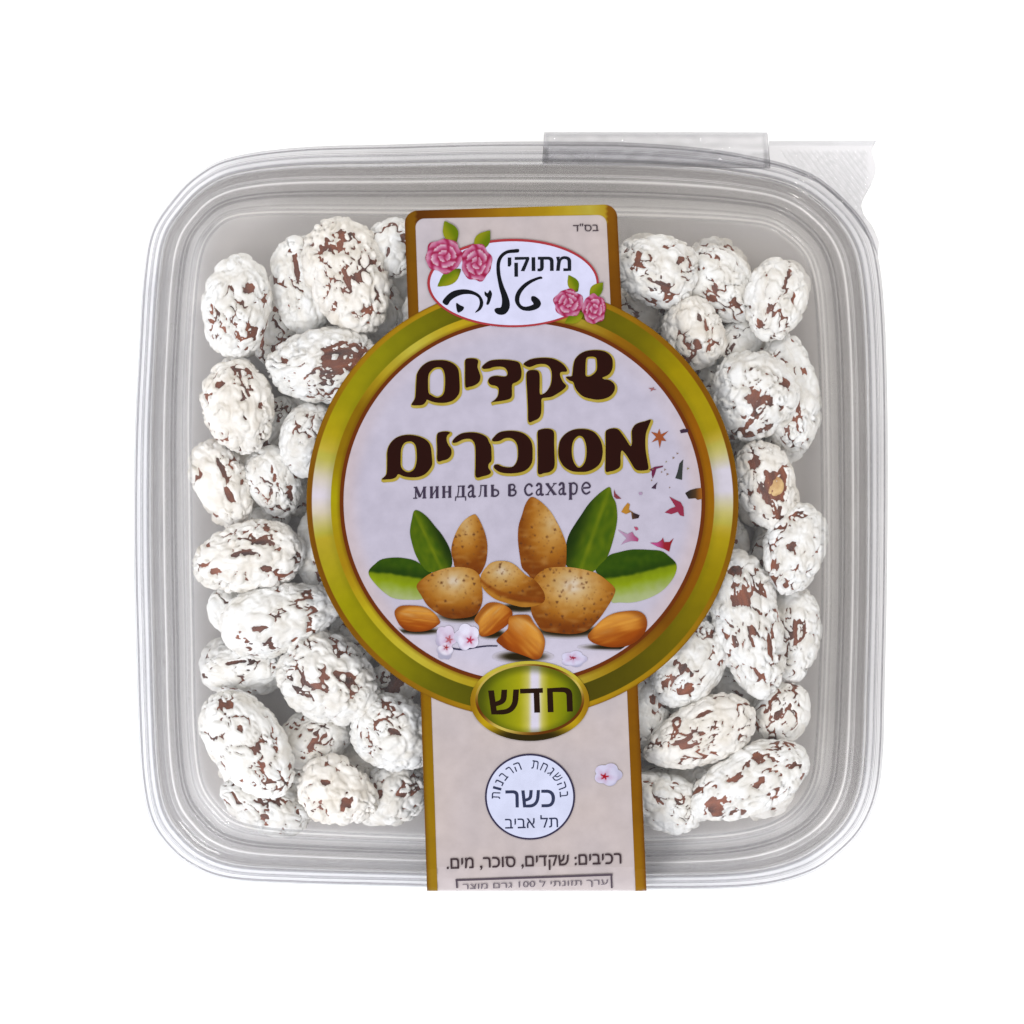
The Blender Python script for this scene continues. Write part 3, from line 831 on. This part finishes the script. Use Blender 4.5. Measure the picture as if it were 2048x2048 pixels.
def flower(cx, cy, r, squash, seed, rot=0.3, n=5):
    pts = []
    for i in range(60):
        t = 2 * math.pi * i / 60
        rr = r * (0.80 + 0.20 * abs(math.cos(n * t / 2 + seed)))
        pts.append((cx + rr * math.cos(t + rot), cy + rr * squash * math.sin(t + rot)))
    return pts
def flower_col(cx, cy, r, squash, seed, pale=(220, 214, 232), heart=(172, 20, 50), k=0.22, dx=0, dy=0):
    def f(x, y):
        d = math.hypot(x - cx - dx, (y - cy - dy) / squash) / r
        t = math.atan2(y - cy - dy, x - cx - dx)
        c = mixc(pale, (188, 150, 178), sstep(0.75, 0.2, d) * 0.5 + 0.15 * math.sin(5 * t + seed))
        c = mixc(c, (150, 148, 172), sstep(0.75, 1.05, d) * (0.5 + 0.5 * math.sin(t)) * 0.8)
        star = k * (0.8 + 0.35 * math.cos(5 * t + 0.5))
        return mixc(c, heart, sstep(star * 1.25, star * 0.8, d))
    return f
printed('stem', [stroke([(905, 1297), (925, 1299), (950, 1295), (975, 1292), (995, 1292)], 3.4, 2.4)], 4.6, (44, 38, 70))
printed('printed_blossom', [flower(892, 1275, 22, 1.15, 0.4)], 5.0, flower_col(892, 1275, 22, 1.1, 0.4, (212, 200, 222), (176, 92, 100), 0.30, 6, 4), 2)
printed('printed_blossom', [flower(890, 1303, 17, 1.0, 1.4)], 5.3, flower_col(890, 1303, 17, 1, 1.4, (222, 216, 230), (150, 40, 40), 0.28, 2, -8), 2)
printed('printed_blossom', [flower(934, 1274, 26, 1.05, 2.2)], 5.4, flower_col(934, 1274, 26, 1, 2.2, (224, 220, 238), (176, 40, 70), 0.26, 6, 6), 2)
printed('printed_blossom', [flower(1148, 1318, 27, 0.62, 0.8)], 4.0, flower_col(1148, 1318, 27, 0.62, 0.8, (206, 202, 226), (150, 12, 44), 0.22, -3, -2), 2)
printed('printed_blossom', [flower(1216, 1549, 29, 0.80, 0.6)], 4.0, flower_col(1214, 1549, 29, 0.8, 0.6, (206, 202, 226), (160, 10, 30), 0.26, -5, 4), 2)

# flecks of petals at the right of the medallion
def star(cx, cy, r, spikes, seed, sq=1.0, rot=0):
    rnd = random.Random(seed); pts = []
    for i in range(spikes * 2):
        t = math.pi * i / spikes + rot
        rr = r * (rnd.uniform(0.8, 1.25) if i % 2 == 0 else rnd.uniform(0.3, 0.45))
        pts.append((cx + rr * math.cos(t), cy + rr * sq * math.sin(t)))
    return pts
fl = [
 ([star(1319, 874, 18, 6, 1, 1.1, 0.5)], (150, 66, 22)),
 ([tr([(1300,960),(1400,910),(1550,890),(1540,915),(1430,945),(1400,1040),(1365,1120),(1345,1040),(1350,985)], *T5)], (92, 14, 48)),
 ([tr([(1340,1285),(1380,1240),(1450,1180),(1425,1240),(1420,1300)], *T5)], (46, 22, 40)),
 ([tr([(1760,1110),(1800,1000),(1835,850),(1900,780),(1885,1000),(1880,1140)], *T5)], (34, 40, 34)),
 ([tr([(1840,270),(1900,245),(1985,250),(1990,300),(1860,320)], *T5)], (40, 20, 36)),
 ([tr([(1320,230),(1400,180),(1500,150),(1610,140),(1620,330),(1540,350),(1500,320),(1380,330)], 1220, 960)], lambda x, y: mixc((26, 18, 8), (150, 80, 0), sstep(1385, 1402, x))),
 ([tr([(1040,290),(1130,340),(1240,390),(1290,480),(1300,640),(1230,620),(1190,560),(1080,600),(960,570),(1060,500),(1150,470)], 1220, 960)], (138, 26, 52)),
 ([tr([(70,165),(100,240),(200,330),(110,330),(70,290)], 1220, 960)], (120, 40, 46)),
 ([tr([(195,560),(250,470),(310,400),(350,430),(330,520),(420,580),(520,620),(500,670),(390,690),(370,560),(280,600)], 1220, 960)], lambda x, y: mixc((176, 116, 20), (30, 14, 14), sstep(1258, 1268, x))),
 ([tr([(420,820),(480,830),(500,870),(455,890)], 1220, 960)], (170, 60, 90)),
 ([tr([(130,870),(300,950),(390,910),(430,980),(500,1030),(490,1080),(370,1070),(270,1100),(190,1140),(290,1020)], 1220, 960)], lambda x, y: mixc((170, 130, 160), (160, 40, 90), sstep(1255, 1276, x))),
 ([tr([(700,1100),(830,1100),(900,1060),(930,1010),(950,1090),(1040,1090),(1120,1020),(1070,1130),(1040,1260),(950,1210),(830,1170)], 1220, 960)], lambda x, y: mixc((176, 60, 120), (132, 8, 12), sstep(1312, 1332, x))),
 ([tr([(500,220),(560,210),(570,255),(520,265)], 1220, 960)], (168, 140, 168)),
 ([star(1305, 778, 8, 4, 5, 0.6, 0.4)], (150, 90, 90)),
]
for k in range(10):
    rnd = random.Random(40 + k)
    fl.append(([star(rnd.uniform(1300, 1385), rnd.uniform(905, 985), rnd.uniform(2, 4), 3, k)], mixc((120, 80, 60), (150, 140, 80), rnd.random())))
def soft(c):
    return (lambda x, y: mixc(c(x, y), (190, 184, 206), 0.12)) if callable(c) else mixc(c, (190, 184, 206), 0.12)
fl = [(l, soft(c)) for l, c in fl]
ff = printed_many('petal_flecks', fl, 4.2)
ff['label'] = 'scattered dark red and brown star shaped petal flecks'

# --- logo oval with lettering and roses
LG = (820, 420, 4.6)
printed('logo_oval', [ellipse(1026, 566, 171.5, 88.5, 90, 0.0)], 6.4, (168, 56, 62))
printed('oval_face', [ellipse(1026.5, 566.5, 166.5, 83.8, 90, 0.0)], 6.9, (214, 214, 240))
calli = [
 [(1000,388),(960,394),(900,400),(855,432),(832,480),(828,540),(838,620),(862,700),(892,770),(915,840),(915,900),(885,950),(840,965),(795,952),(776,918),(800,900),(832,897),(845,860),(843,800),(822,720),(806,640),(795,560),(800,470),(835,408),(890,372),(950,362),(1000,360)],
 [(1218,630),(1180,640),(1112,674),(1052,724),(1014,784),(1006,840),(1024,876),(1060,890),(1108,880),(1136,862),(1116,830),(1118,796),(1150,795),(1192,828),(1204,870),(1172,908),(1100,928),(1028,918),(980,872),(964,820),(980,758),(1026,698),(1088,652),(1160,622),(1204,612)],
 [(688,748),(712,766),(735,736),(754,768),(748,806),(726,866),(702,866),(712,812),(688,782)],
 [(298,846),(338,788),(398,746),(480,730),(562,740),(634,776),(670,830),(670,882),(642,924),(598,944),(628,902),(642,852),(626,804),(568,776),(490,776),(422,800),(374,834),(342,876)],
 [(426,856),(462,876),(496,894),(484,924),(444,944),(428,910)],
]
lg = printed_many('logo_lettering', [([catmull(tr(c, *LG), 4)], (14, 16, 22)) for c in calli], 8)
lg['label'] = 'black calligraphic name in the white oval'
text_mesh('logo_lettering', [('מתוקי'[::-1], (1015.5, 513, 1142.5, 553), 0.6, 0.022)], 8, (22, 26, 36))
text_mesh('small_lettering', [('בס"ד'[::-1], (1146, 447, 1197, 463), 1.5, 0.004)], 4, (72, 60, 66))

def rose(cx, cy, rx, ry, seed):
    rnd = random.Random(seed)
    lobes = []
    for i in range(72):
        t = 2 * math.pi * i / 72
        rr = 0.95 + 0.045 * math.sin(5 * t + seed) + 0.035 * math.sin(8 * t + seed * 2)
        lobes.append((cx + rx * rr * math.cos(t), cy + ry * rr * math.sin(t)))
    def f(x, y):
        u = (x - cx) / rx; v = (y - cy) / ry
        r = math.hypot(u, v); t = math.atan2(v, u)
        rw = min(0.999, r * (0.94 + 0.16 * noise.noise(Vector((u * 1.6, v * 1.6, seed)))))
        i = int(rw * 3.4); fr_ = rw * 3.4 - i
        n = 3 + i
        tt = (t / (2 * math.pi) * n + i * 0.37 + seed * 0.21 + 0.22 * fr_) % 1.0
        gap = abs(tt - 0.5) * 2
        lum = (0.16 + 0.80 * fr_ ** 1.2) * (1 - 0.85 * sstep(0.60, 1.0, gap)) + 0.24 * noise.noise(Vector((u * 4, v * 4, seed)))
        lum = max(0.0, min(1.0, lum - 0.02))
        c = keyed([(0, (146, 20, 58)), (0.3, (172, 66, 108)), (0.55, (188, 112, 146)), (0.8, (202, 154, 176)), (1.0, (218, 190, 202))], lum)
        return mixc(c, (156, 24, 66), sstep(0.78, 1.0, r) * 0.35)
    return lobes, f
def rleaf(ax, ay, bx, by, w):
    d = Vector((bx - ax, by - ay)); L_ = d.length; n = Vector((-d.y, d.x)).normalized()
    A = Vector((ax, ay)); prof_ = [0, .5, .85, 1, .95, .75, .4, 0]
    l = [tuple(A + d * (i / 7) + n * w * p) for i, p in enumerate(prof_)]
    r = [tuple(A + d * (i / 7) - n * w * p) for i, p in enumerate(prof_)][1:-1]
    loop = l + r[::-1]
    def f(x, y):
        q = ((x - ax) * n.x + (y - ay) * n.y) / w
        s_ = ((x - ax) * d.x + (y - ay) * d.y) / (L_ * L_)
        c = mixc((138, 140, 20), (96, 116, 0), sstep(-0.7, 0.6, q))
        return mixc(c, (70, 66, 10), sstep(0.25, 0.0, s_) * 0.7)
    return catmull(loop, 2), f
for args in [(912, 486, 889, 442, 15), (950, 500, 980, 461, 15), (922, 538, 875, 573, 14), (1155, 584, 1137, 550, 11), (1180, 595, 1206, 565, 12), (1168, 625, 1130, 646, 11)]:
    l_, f_ = rleaf(*args)
    printed('rose_leaf', [l_], 8.2, f_, 3)
for args in [(888, 512, 39, 36, 1), (953, 525, 32, 39, 2), (1137, 606, 31, 29, 3), (1188, 618, 25, 31, 4)]:
    l_, f_ = rose(*args)
    printed('printed_rose', [l_], 8.8 + args[4] * 0.1, f_, 2.2)

# --- badge
BX, BY = 1059.5, 1402
def badge_rim(x, y):
    v = (y - BY) / 80; u = (x - BX) / 118
    c = mixc((182, 150, 12), (190, 176, 60), sstep(0.1, -0.8, v))
    c = mixc(c, (44, 34, 0), sstep(0.55, 0.86, v) * sstep(1.0, 0.3, abs(u)))
    return mixc(c, (110, 66, 0), sstep(0.75, 1.0, abs(u)) * 0.5)
printed('badge', [ellipse(BX, BY, 119, 80, 80)], 6.4, badge_rim, 5)
printed('badge_edge', [ellipse(BX, BY - 3, 109, 71, 80)], 6.8, lambda x, y: mixc((96, 48, 0), (198, 176, 84), 0.5 + 0.5 * math.sin((x - BX) * 0.03 + (y - BY) * 0.05 + 0.5)), 5)
def badge_col(x, y):
    u = (x - BX) / 104; v = (y - BY) / 66
    c = keyed([(-1, (78, 84, 0)), (-0.6, (124, 130, 0)), (-0.2, (156, 154, 12)), (-0.03, (190, 182, 90)), (0.04, (212, 206, 222)), (0.16, (212, 206, 222)), (0.24, (190, 182, 90)), (0.38, (150, 148, 10)), (0.7, (120, 128, 0)), (1, (70, 80, 0))], u)
    return mixc(c, (60, 66, 0), sstep(0.75, 1.05, math.hypot(u, v)) * 0.6)
printed('badge_face', [ellipse(BX, BY - 4, 104, 66.5, 80)], 7.2, badge_col, 4)
text_mesh('badge_lettering', [('חדש'[::-1], (977, 1377, 1145, 1427), 2.0, 0.018)], 7.8, (34, 14, 0))

# --- kosher stamp
KX, KY = 1060, 1593.5
printed('stamp', [ellipse(KX, KY, 90, 86, 80)], 4, (52, 46, 74))
printed('stamp_face', [ellipse(KX, KY, 86.4, 82.4, 80)], 4.6, (212, 216, 240))
items = [('כשר'[::-1], (1011, 1580, 1110, 1615), 1.0, 0.012), ('תל אביב'[::-1], (1010, 1631, 1116, 1656), 1.5, 0.004)]
arc = 'בהשגחת הרבנות'
wid = {'ה': 13, 'ב': 11, 'ש': 14, 'ג': 8, 'ח': 12, 'ת': 13, ' ': 10, 'ר': 10, 'נ': 8, 'ו': 5}
tot = sum(wid[c] + 5.3 for c in arc)
a = 0.0
for c in arc:
    w = wid[c] + 5.3
    mid = a + w / 2; a += w
    if c == ' ': continue
    th = math.radians(-3 + 189 * mid / tot)            # from the right end, counter-clockwise
    r = 68
    x = KX + r * math.cos(th); y = KY - r * 0.95 * math.sin(th)
    items.append((c, (x - wid[c] / 2, y - 8.5, x + wid[c] / 2, y + 8.5), math.degrees(th) - 90, 0.004))
text_mesh('stamp_lettering', items, 5.2, (50, 56, 84))

# --- ingredients and nutrition box
text_mesh('ingredients_lettering', [('רכיבים: שקדים, סוכר, מים.'[::-1], (893, 1711, 1243, 1741), 1.75, 0.012)], 5, (66, 52, 56))
def bar(x0, y0, x1, y1, w): return stroke([(x0, y0), (x1, y1)], w)
printed_many('nutrition_frame', [([bar(911, 1760.5, 1225, 1749.5, 4)], (84, 72, 82)), ([bar(913, 1760, 914, 1776, 3.4)], (84, 72, 82)),
                                 ([bar(1222.5, 1750, 1223.5, 1776, 3.4)], (84, 72, 82)),
                                 ([bar(914, 1776.2, 914, 1900, 3.4)], (84, 72, 82)), ([bar(1223.5, 1776.2, 1223.5, 1900, 3.4)], (84, 72, 82))], 5)
text_mesh('nutrition_lettering', [('ערך תזונתי ל 100 גרם מוצר'.replace('100', '001')[::-1], (925, 1761, 1216, 1778), 1.9, 0.0)], 5.4, (104, 94, 104))

# ------------------------------------------------------------------ sugared almonds
GROUP = 'sugar coated almonds filling the box'
_ico = {}
def ico(n):
    if n not in _ico:
        bm = bmesh.new(); bmesh.ops.create_icosphere(bm, subdivisions=n, radius=1)
        _ico[n] = ([v.co.copy() for v in bm.verts], [tuple(v.index for v in f.verts) for f in bm.faces]); bm.free()
    return _ico[n]
NV = noise.noise; VO = noise.voronoi
def almond_meshes(seed, a, b, c, patch, spots, aniso, res=6):
    """local x = long axis; sizes in photo px; returns (kernel mesh, coating mesh)"""
    rnd = random.Random(seed)
    off = Vector((rnd.uniform(-50, 50), rnd.uniform(-50, 50), rnd.uniform(-50, 50)))
    a, b, c = a * 1.03, b * 1.03, c
    a0, b0, c0 = a - b * 0.07, b * 0.93, c * 0.93
    taper = rnd.uniform(0.05, 0.24) * rnd.choice((-1, 1))
    bend = rnd.uniform(-0.06, 0.06)
    def base(v):
        k = 1 - taper * v.x
        return Vector((v.x * a0, v.y * b0 * k + bend * b0 * (v.x * v.x - .3), v.z * c0 * k))
    kv, kf = ico(4)
    km = bpy.data.meshes.new('kernel')
    km.from_pydata([tuple(base(v) * PX) for v in kv], [], kf); smooth(km)
    vs, fs = ico(res)
    out = []
    thr = 0.39 - patch; amp = rnd.uniform(0.65, 1.2)
    for v in vs:
        p = base(v)
        n = Vector((v.x / a0, v.y / b0, v.z / c0)).normalized()
        q = Vector((p.x * aniso, p.y, p.z)) / 28.0 + off
        w1 = Vector((NV(q * 0.9), NV(q * 0.9 + Vector((9, 0, 0))), NV(q * 0.9 + Vector((0, 7, 0)))))
        w2 = Vector((NV(q * 2.6), NV(q * 2.6 + Vector((5, 0, 0))), NV(q * 2.6 + Vector((0, 3, 0)))))
        wq = q + w1 * 0.55 + w2 * 0.22
        d, _ = VO(wq * 0.95)
        m = NV(q * 0.40 + Vector((31, 0, 0)))
        m2 = NV(q * 2.1)
        bump = 1 - min(1.0, d[0]) ** 2
        rid = abs(NV(wq * 0.75 + Vector((0, 0, 17))) + 0.22 * m2)
        rid2 = abs(NV(wq * 1.35 + Vector((0, 23, 0))) + 0.15 * m2)
        e = d[1] - d[0]
        d2, _ = VO(wq * 1.9 + Vector((3, 3, 3)))
        h = 0.014 + amp * (0.070 * bump + 0.058 * sstep(0.0, 0.42, e)) + 0.016 * (1 - min(1.0, d2[0]) ** 2) + 0.016 * m2 + 0.085 * NV(q * 0.30) + 0.006 * NV(q * 5.0) - 0.03 * sstep(0.12, 0.0, rid)
        mask = sstep(thr - 0.12, thr + 0.25, m)
        mask2 = sstep(-0.12, 0.22, NV(q * 0.62 + Vector((0, 47, 0))) + 0.5 * patch)
        crack = max(mask * sstep(0.105 + 0.08 * max(0, m), 0.03, rid), 0.9 * mask2 * max(sstep(0.085, 0.01, rid2) * sstep(-0.25, 0.1, m2), sstep(0.16, 0.03, e) * sstep(-0.12, 0.22, NV(q * 1.1 + Vector((0, 0, 71))))))
        h -= 0.19 * crack
        if v.z > -0.3:
            for (su, sv, ru, rv) in spots:
                kk = 0.70 if ru * rv < 0.15 else 1.0
                qq = ((v.x - su) / (ru * kk)) ** 2 + ((v.y - sv) / (rv * kk)) ** 2 + 1.3 * m2 + 1.1 * NV(q * 1.2) + 0.9 * NV(q * 4.0) + 0.7 * (0.35 - min(0.7, e))
                if qq < 1.25: h -= 0.22 * sstep(1.25, 0.75, qq)
        h = max(h, -0.06)
        out.append(tuple((p + n * (h * b0)) * PX))
    cm = bpy.data.meshes.new('sugar_coating')
    cm.from_pydata(out, [], fs); smooth(cm)
    return km, cm

_count = 0
def almond(lab, px, py, a, b, ang_deg, zmm, seed, patch=0.15, spots=(), tilt=0.0, aniso=0.8, meshes=None, flesh=None, flat=0.82):
    c = b * flat
    z = zmm * 0.001
    s = (ZC - z) / DIST
    root = bpy.data.objects.new('sugared_almond', None)
    root.empty_display_size = 0.004
    COL.objects.link(root)
    root.location = W(px, py, z)
    root.rotation_euler = (0, math.radians(tilt), math.radians(ang_deg))
    root['label'] = lab; root['category'] = 'sugared almond'; root['group'] = GROUP
    km, cm = meshes if meshes else almond_meshes(seed, a * s, b * s, c * s, patch, spots, aniso)
    link('kernel', km, root, (M_SKIN,))
    link('sugar_coating', cm, root, (M_SUGAR,))
    if flesh:
        u, v, ru, rv = flesh
        vs_, fs_ = ico(3)
        m = bpy.data.meshes.new('bitten_flesh')
        zz = math.sqrt(max(0.05, 1 - u * u - v * v)) * c * 0.93
        m.from_pydata([((u * a + x * ru * a) * PX, (v * b + y * rv * b) * PX, (zz - 3.0 + w_ * 5.0 + 4.2 * NV(Vector((x * 2.3, y * 2.3, 1)))) * PX) for x, y, w_ in vs_], [], fs_); smooth(m)
        link('exposed_flesh', m, root, (M_FLESH,))
    return root

TOP, MID, LOW = 22.6, 16.0, 9.0
A = [
 # left of the label, from the top
 ("sugared almond standing alone in the top left corner of the box", 474, 612, 101, 67, 85, TOP, 1, .18, [(.35, -.35, .16, .28)], 0),
 ("large sugared almond with long brown cracks, just left of the label top", 696, 553, 119, 77, 110, 22.4, 2, .34, [(.02, .05, .42, .10), (.5, .1, .12, .16), (-.5, -.55, .2, .12)], 0),
 ("sugared almond with a dark brown streak tucked left of the largest cracked almond", 606, 572, 97, 60, 98, 17.5, 3, .12, [(.35, .1, .4, .13)], 0),
 ("sugared almond touching the upper left edge of the label", 786, 496, 60, 52, 75, 20.5, 4, .2, [(-.25, .1, .2, .2)], 0),
 ("sugared almond with a big bare brown patch beside the green ring", 645, 733, 108, 72, 5, 22.4, 5, .26, [(.42, .05, .42, .42)], 0),
 ("egg shaped sugared almond with speckles, second down the left edge", 476, 815, 92, 70, 102, 22.6, 6, .22, [(.55, .35, .16, .2), (-.3, -.2, .2, .12)], 0),
 ("smooth white sugared almond half hidden under the ring, below the brown patched one", 618, 880, 72, 60, 80, 21, 7, -.08, [], 0),
 ("slanted sugared almond at the left edge with a brown seam along its side", 444, 966, 88, 52, 118, 20, 8, .14, [(.3, -.3, .42, .12), (-.35, -.1, .3, .2)], 0),
 ("sugared almond wedged between the slanted one and the green ring", 549, 964, 70, 56, 112, 19, 9, .16, [(.1, -.1, .5, .12)], 0),
 ("small pale almond deep in the gap above the wide patched almond", 528, 1045, 52, 36, 20, 12, 10, 0, [], 0),
 ("wide sugared almond lying level with large brown patches, mid left", 498, 1113, 110, 68, 10, 22.5, 11, .24, [(.36, .38, .30, .18), (-.08, .1, .30, .14), (-.62, -.3, .14, .2), (.3, -.45, .16, .12)], 0),
 ("white sugared almond peeking out under the left side of the ring", 640, 1095, 84, 46, 82, 17.5, 12, -.1, [], 0),
 ("small round almond in the gap below the wide patched one, at the left edge", 455, 1222, 46, 38, 95, 14, 13, .05, [], 0),
 ("long pale sugared almond with few cracks, rising to the right under the ring", 563, 1235, 124, 68, 15, 22, 14, .0, [(-.45, -.1, .3, .1)], 0),
 ("thin sugared almond seen edge on with one dark seam, at the left edge", 484, 1336, 82, 40, 8, 19, 15, .0, [(-.05, .35, .5, .12)], 0),
 ("rough knobbly sugared almond with many small lumps left of the badge", 657, 1357, 99, 82, -35, 22.4, 16, .16, [], 0),
 ("long speckled sugared almond lying diagonally in the lower left corner", 496, 1490, 120, 74, -52, 22.6, 17, .24, [(-.75, .2, .16, .25), (-.3, .15, .14, .12)], 0),
 ("smooth almond behind the diagonal one in the lower left, with few dark dots", 631, 1473, 78, 58, 28, 15.5, 18, .06, [], 0),
 ("sugared almond with a brown centre patch touching the left side of the lower label strip", 788, 1468, 84, 69, -28, 22, 19, .2, [(.0, .1, .22, .16)], 0),
 ("sugared almond with a dark open crack at the bottom edge, left of the strip", 676, 1584, 76, 64, -22, 21, 20, .22, [(.35, -.15, .22, .5), (-.45, .2, .2, .16)], 0),
 ("cream coloured almond in the bottom left corner under the diagonal one", 528, 1612, 92, 48, -22, 13.5, 21, .2, [(.1, -.3, .16, .16)], 0),
 ("almond beside the lower label strip at the bottom, mostly hidden", 780, 1590, 72, 60, 40, 15, 22, .22, [(-.2, .3, .2, .2)], 0),
 ("brownish almond in the shade between the knobbly one and the badge", 786, 1370, 62, 50, 60, 14, 23, .3, [(.1, .1, .4, .4)], 0),
 # right of the label
 ("sugared almond with a curved brown crack touching the upper right edge of the label", 1310, 542, 82, 70, -15, 22.4, 31, .22, [(-.5, .3, .12, .25), (.3, -.35, .36, .16), (.55, .4, .14, .2)], 0),
 ("plump almond behind the one with the curved crack, top right", 1440, 572, 84, 62, -50, 18, 32, .08, [(.1, -.5, .14, .18)], 0),
 ("sugared almond standing alone in the top right corner of the box", 1550, 601, 80, 57, 82, TOP, 33, .04, [], 0),
 ("round white sugared almond with a square brown fleck, at the ring's upper right", 1386, 663, 72, 60, 100, 22, 34, -.04, [(.35, -.3, .18, .16), (-.4, .0, .26, .18)], 0),
 ("small almond in shade where the ring meets the upper right of the strip", 1268, 628, 56, 46, -40, 13, 35, .1, [], 0),
 ("little pale almond in the gap below the round white one on the right", 1480, 683, 58, 42, 42, 16.5, 36, .0, [], 0),
 ("big round sugared almond with a reddish bare patch, upper right of the ring", 1506, 794, 88, 82, 70, 22.3, 37, .14, [(-.05, .1, .26, .2)], 0),
 ("tall cracked almond at the right edge behind the big round one", 1577, 785, 114, 58, 97, 18.5, 38, .3, [(-.1, .1, .5, .12)], 0),
 ("sugared almond with a bare brown and golden hollow, right of the ring", 1532, 972, 90, 58, 104, 22.3, 39, .22, [(-.02, -.28, .36, .5), (.58, .2, .18, .3)], 0),
 ("sugared almond with one dark brown patch at the right edge, mid height", 1589, 1098, 90, 60, 74, 22.4, 40, .12, [(-.05, .1, .26, .28)], 0),
 ("almond in deep shade between the two patched ones at the right of the ring", 1538, 1125, 70, 44, 80, 12, 41, .1, [], 0),
 ("very long sugared almond with brown rings of cracks, lower right of the ring", 1496, 1250, 144, 66, 103, 22.3, 42, .32, [(.45, .1, .26, .42), (-.35, -.5, .3, .14), (.78, .0, .1, .3)], 0),
 ("slim almond at the right edge behind the very long one", 1586, 1268, 92, 54, 88, 16.5, 43, .1, [(-.35, .3, .2, .12)], 0),
 ("rough sugared almond partly under the lower right of the ring", 1376, 1328, 90, 68, 58, 21.5, 44, .26, [(-.45, -.35, .16, .22)], 0),
 ("sugared almond peeking out at the right edge of the lower strip, below the ring", 1288, 1422, 68, 46, 92, 19, 45, .12, [(.35, -.35, .2, .2)], 0),
 ("long smooth sugared almond lying slanted to the right of the lower strip", 1400, 1467, 116, 62, 24, 22.4, 46, .10, [(.15, .55, .3, .12), (-.2, -.2, .2, .1)], 0),
 ("greyish almond in the lower right, between the slanted one and the right edge", 1563, 1424, 64, 56, 60, 17, 47, .14, [(-.1, .1, .3, .16)], 0),
 ("long sugared almond with a dark gash lying in the bottom right corner", 1498, 1562, 127, 64, 25, 22.4, 48, .24, [(-.68, -.25, .16, .5), (.25, -.05, .3, .16), (-.2, .35, .2, .16)], 0),
 ("sugared almond at the bottom edge beside the right side of the strip", 1326, 1603, 80, 54, -22, 19.5, 49, .2, [], 0),
 # deeper ones glimpsed in the gaps
 ("almond low in the gap right of the almond alone in the top left corner", 562, 668, 70, 50, 70, 9.5, 61, .1, [], 0),
 ("almond low in the shade under the large cracked one, near the strip's left edge", 752, 622, 80, 54, 100, 12, 62, .15, [], 0),
 ("almond low in the gap left of the smooth half hidden one", 548, 858, 66, 48, 60, 9.5, 63, .05, [], 0),
 ("almond low in the gap between the long pale one and the knobbly one", 560, 1322, 78, 50, 20, 10, 64, .1, [], 0),
 ("almond low beside the ring, above the knobbly one", 716, 1262, 80, 52, 60, 12, 65, .2, [], 0),
 ("almond low in the gap between the dark cracked one and the strip", 738, 1530, 76, 52, 10, 11, 66, .15, [], 0),
 ("almond low at the bottom, left of the dark cracked one", 600, 1588, 66, 48, 50, 9, 67, .1, [], 0),
 ("almond low in the gap above the round white one at the upper right", 1350, 612, 70, 48, 40, 10, 68, .1, [], 0),
 ("almond low in the gap under the plump one and the top right corner one", 1492, 640, 66, 48, 80, 10, 69, .05, [], 0),
 ("almond low beside the ring, left of the big round one", 1420, 750, 76, 50, 70, 11, 70, .15, [], 0),
 ("almond low in the gap above the one with the golden hollow", 1546, 884, 70, 50, 20, 10, 71, .1, [], 0),
 ("almond low in the dark gap beside the ring, above the very long one", 1448, 1090, 70, 48, 100, 11, 72, .15, [], 0),
 ("almond low in the gap between the rough one and the slanted one", 1330, 1408, 72, 50, 30, 10, 73, .15, [], 0),
 ("almond low in the gap below the very long one", 1470, 1376, 74, 50, 150, 10.5, 74, .1, [], 0),
 ("almond low in the gap between the slanted one and the gashed one", 1392, 1560, 76, 50, 20, 10.5, 75, .12, [], 0),
]
for row in A:
    fl_ = (-.04, -.24, .23, .34) if row[7] == 39 else None
    almond(*row[:9], row[9], row[10], flesh=fl_)

# bottom layer under the ones in view, and those under the paper label (copies of a few shapes)
proto = [almond_meshes(100 + k, 92 + 6 * (k % 3), 62 + 3 * (k % 2), 52, 0.15, (), 0.8, 5) for k in range(5)]
rnd = random.Random(5)
k = 0
for row in A:
    if row[6] >= 18:
        x = row[1] + rnd.uniform(-14, 14); y = row[2] + rnd.uniform(-14, 14)
        x = max(470, min(1565, x)); y = max(540, min(1590, y))
        almond("sugared almond in the bottom layer, hidden beneath the almonds above it", x, y, 90, 60, row[5] + rnd.uniform(-30, 30), 7.2 + rnd.uniform(0, 1.2), 0, meshes=proto[k % 5]); k += 1
for gx in range(760, 1400, 142):
    for gy in range(520, 1640, 128):
        inring = math.hypot(gx - RCX, gy - RCY) < 350
        instrip = xl(gy) + 75 < gx < xr(gy) - 75
        if inring or instrip:
            for zz in (7.4, 20.5):
                almond("sugared almond lying under the paper label, out of sight", gx + rnd.uniform(-16, 16), gy + rnd.uniform(-12, 12), 90, 60, rnd.uniform(0, 180), zz + rnd.uniform(-.4, .4), 0, meshes=proto[k % 5]); k += 1
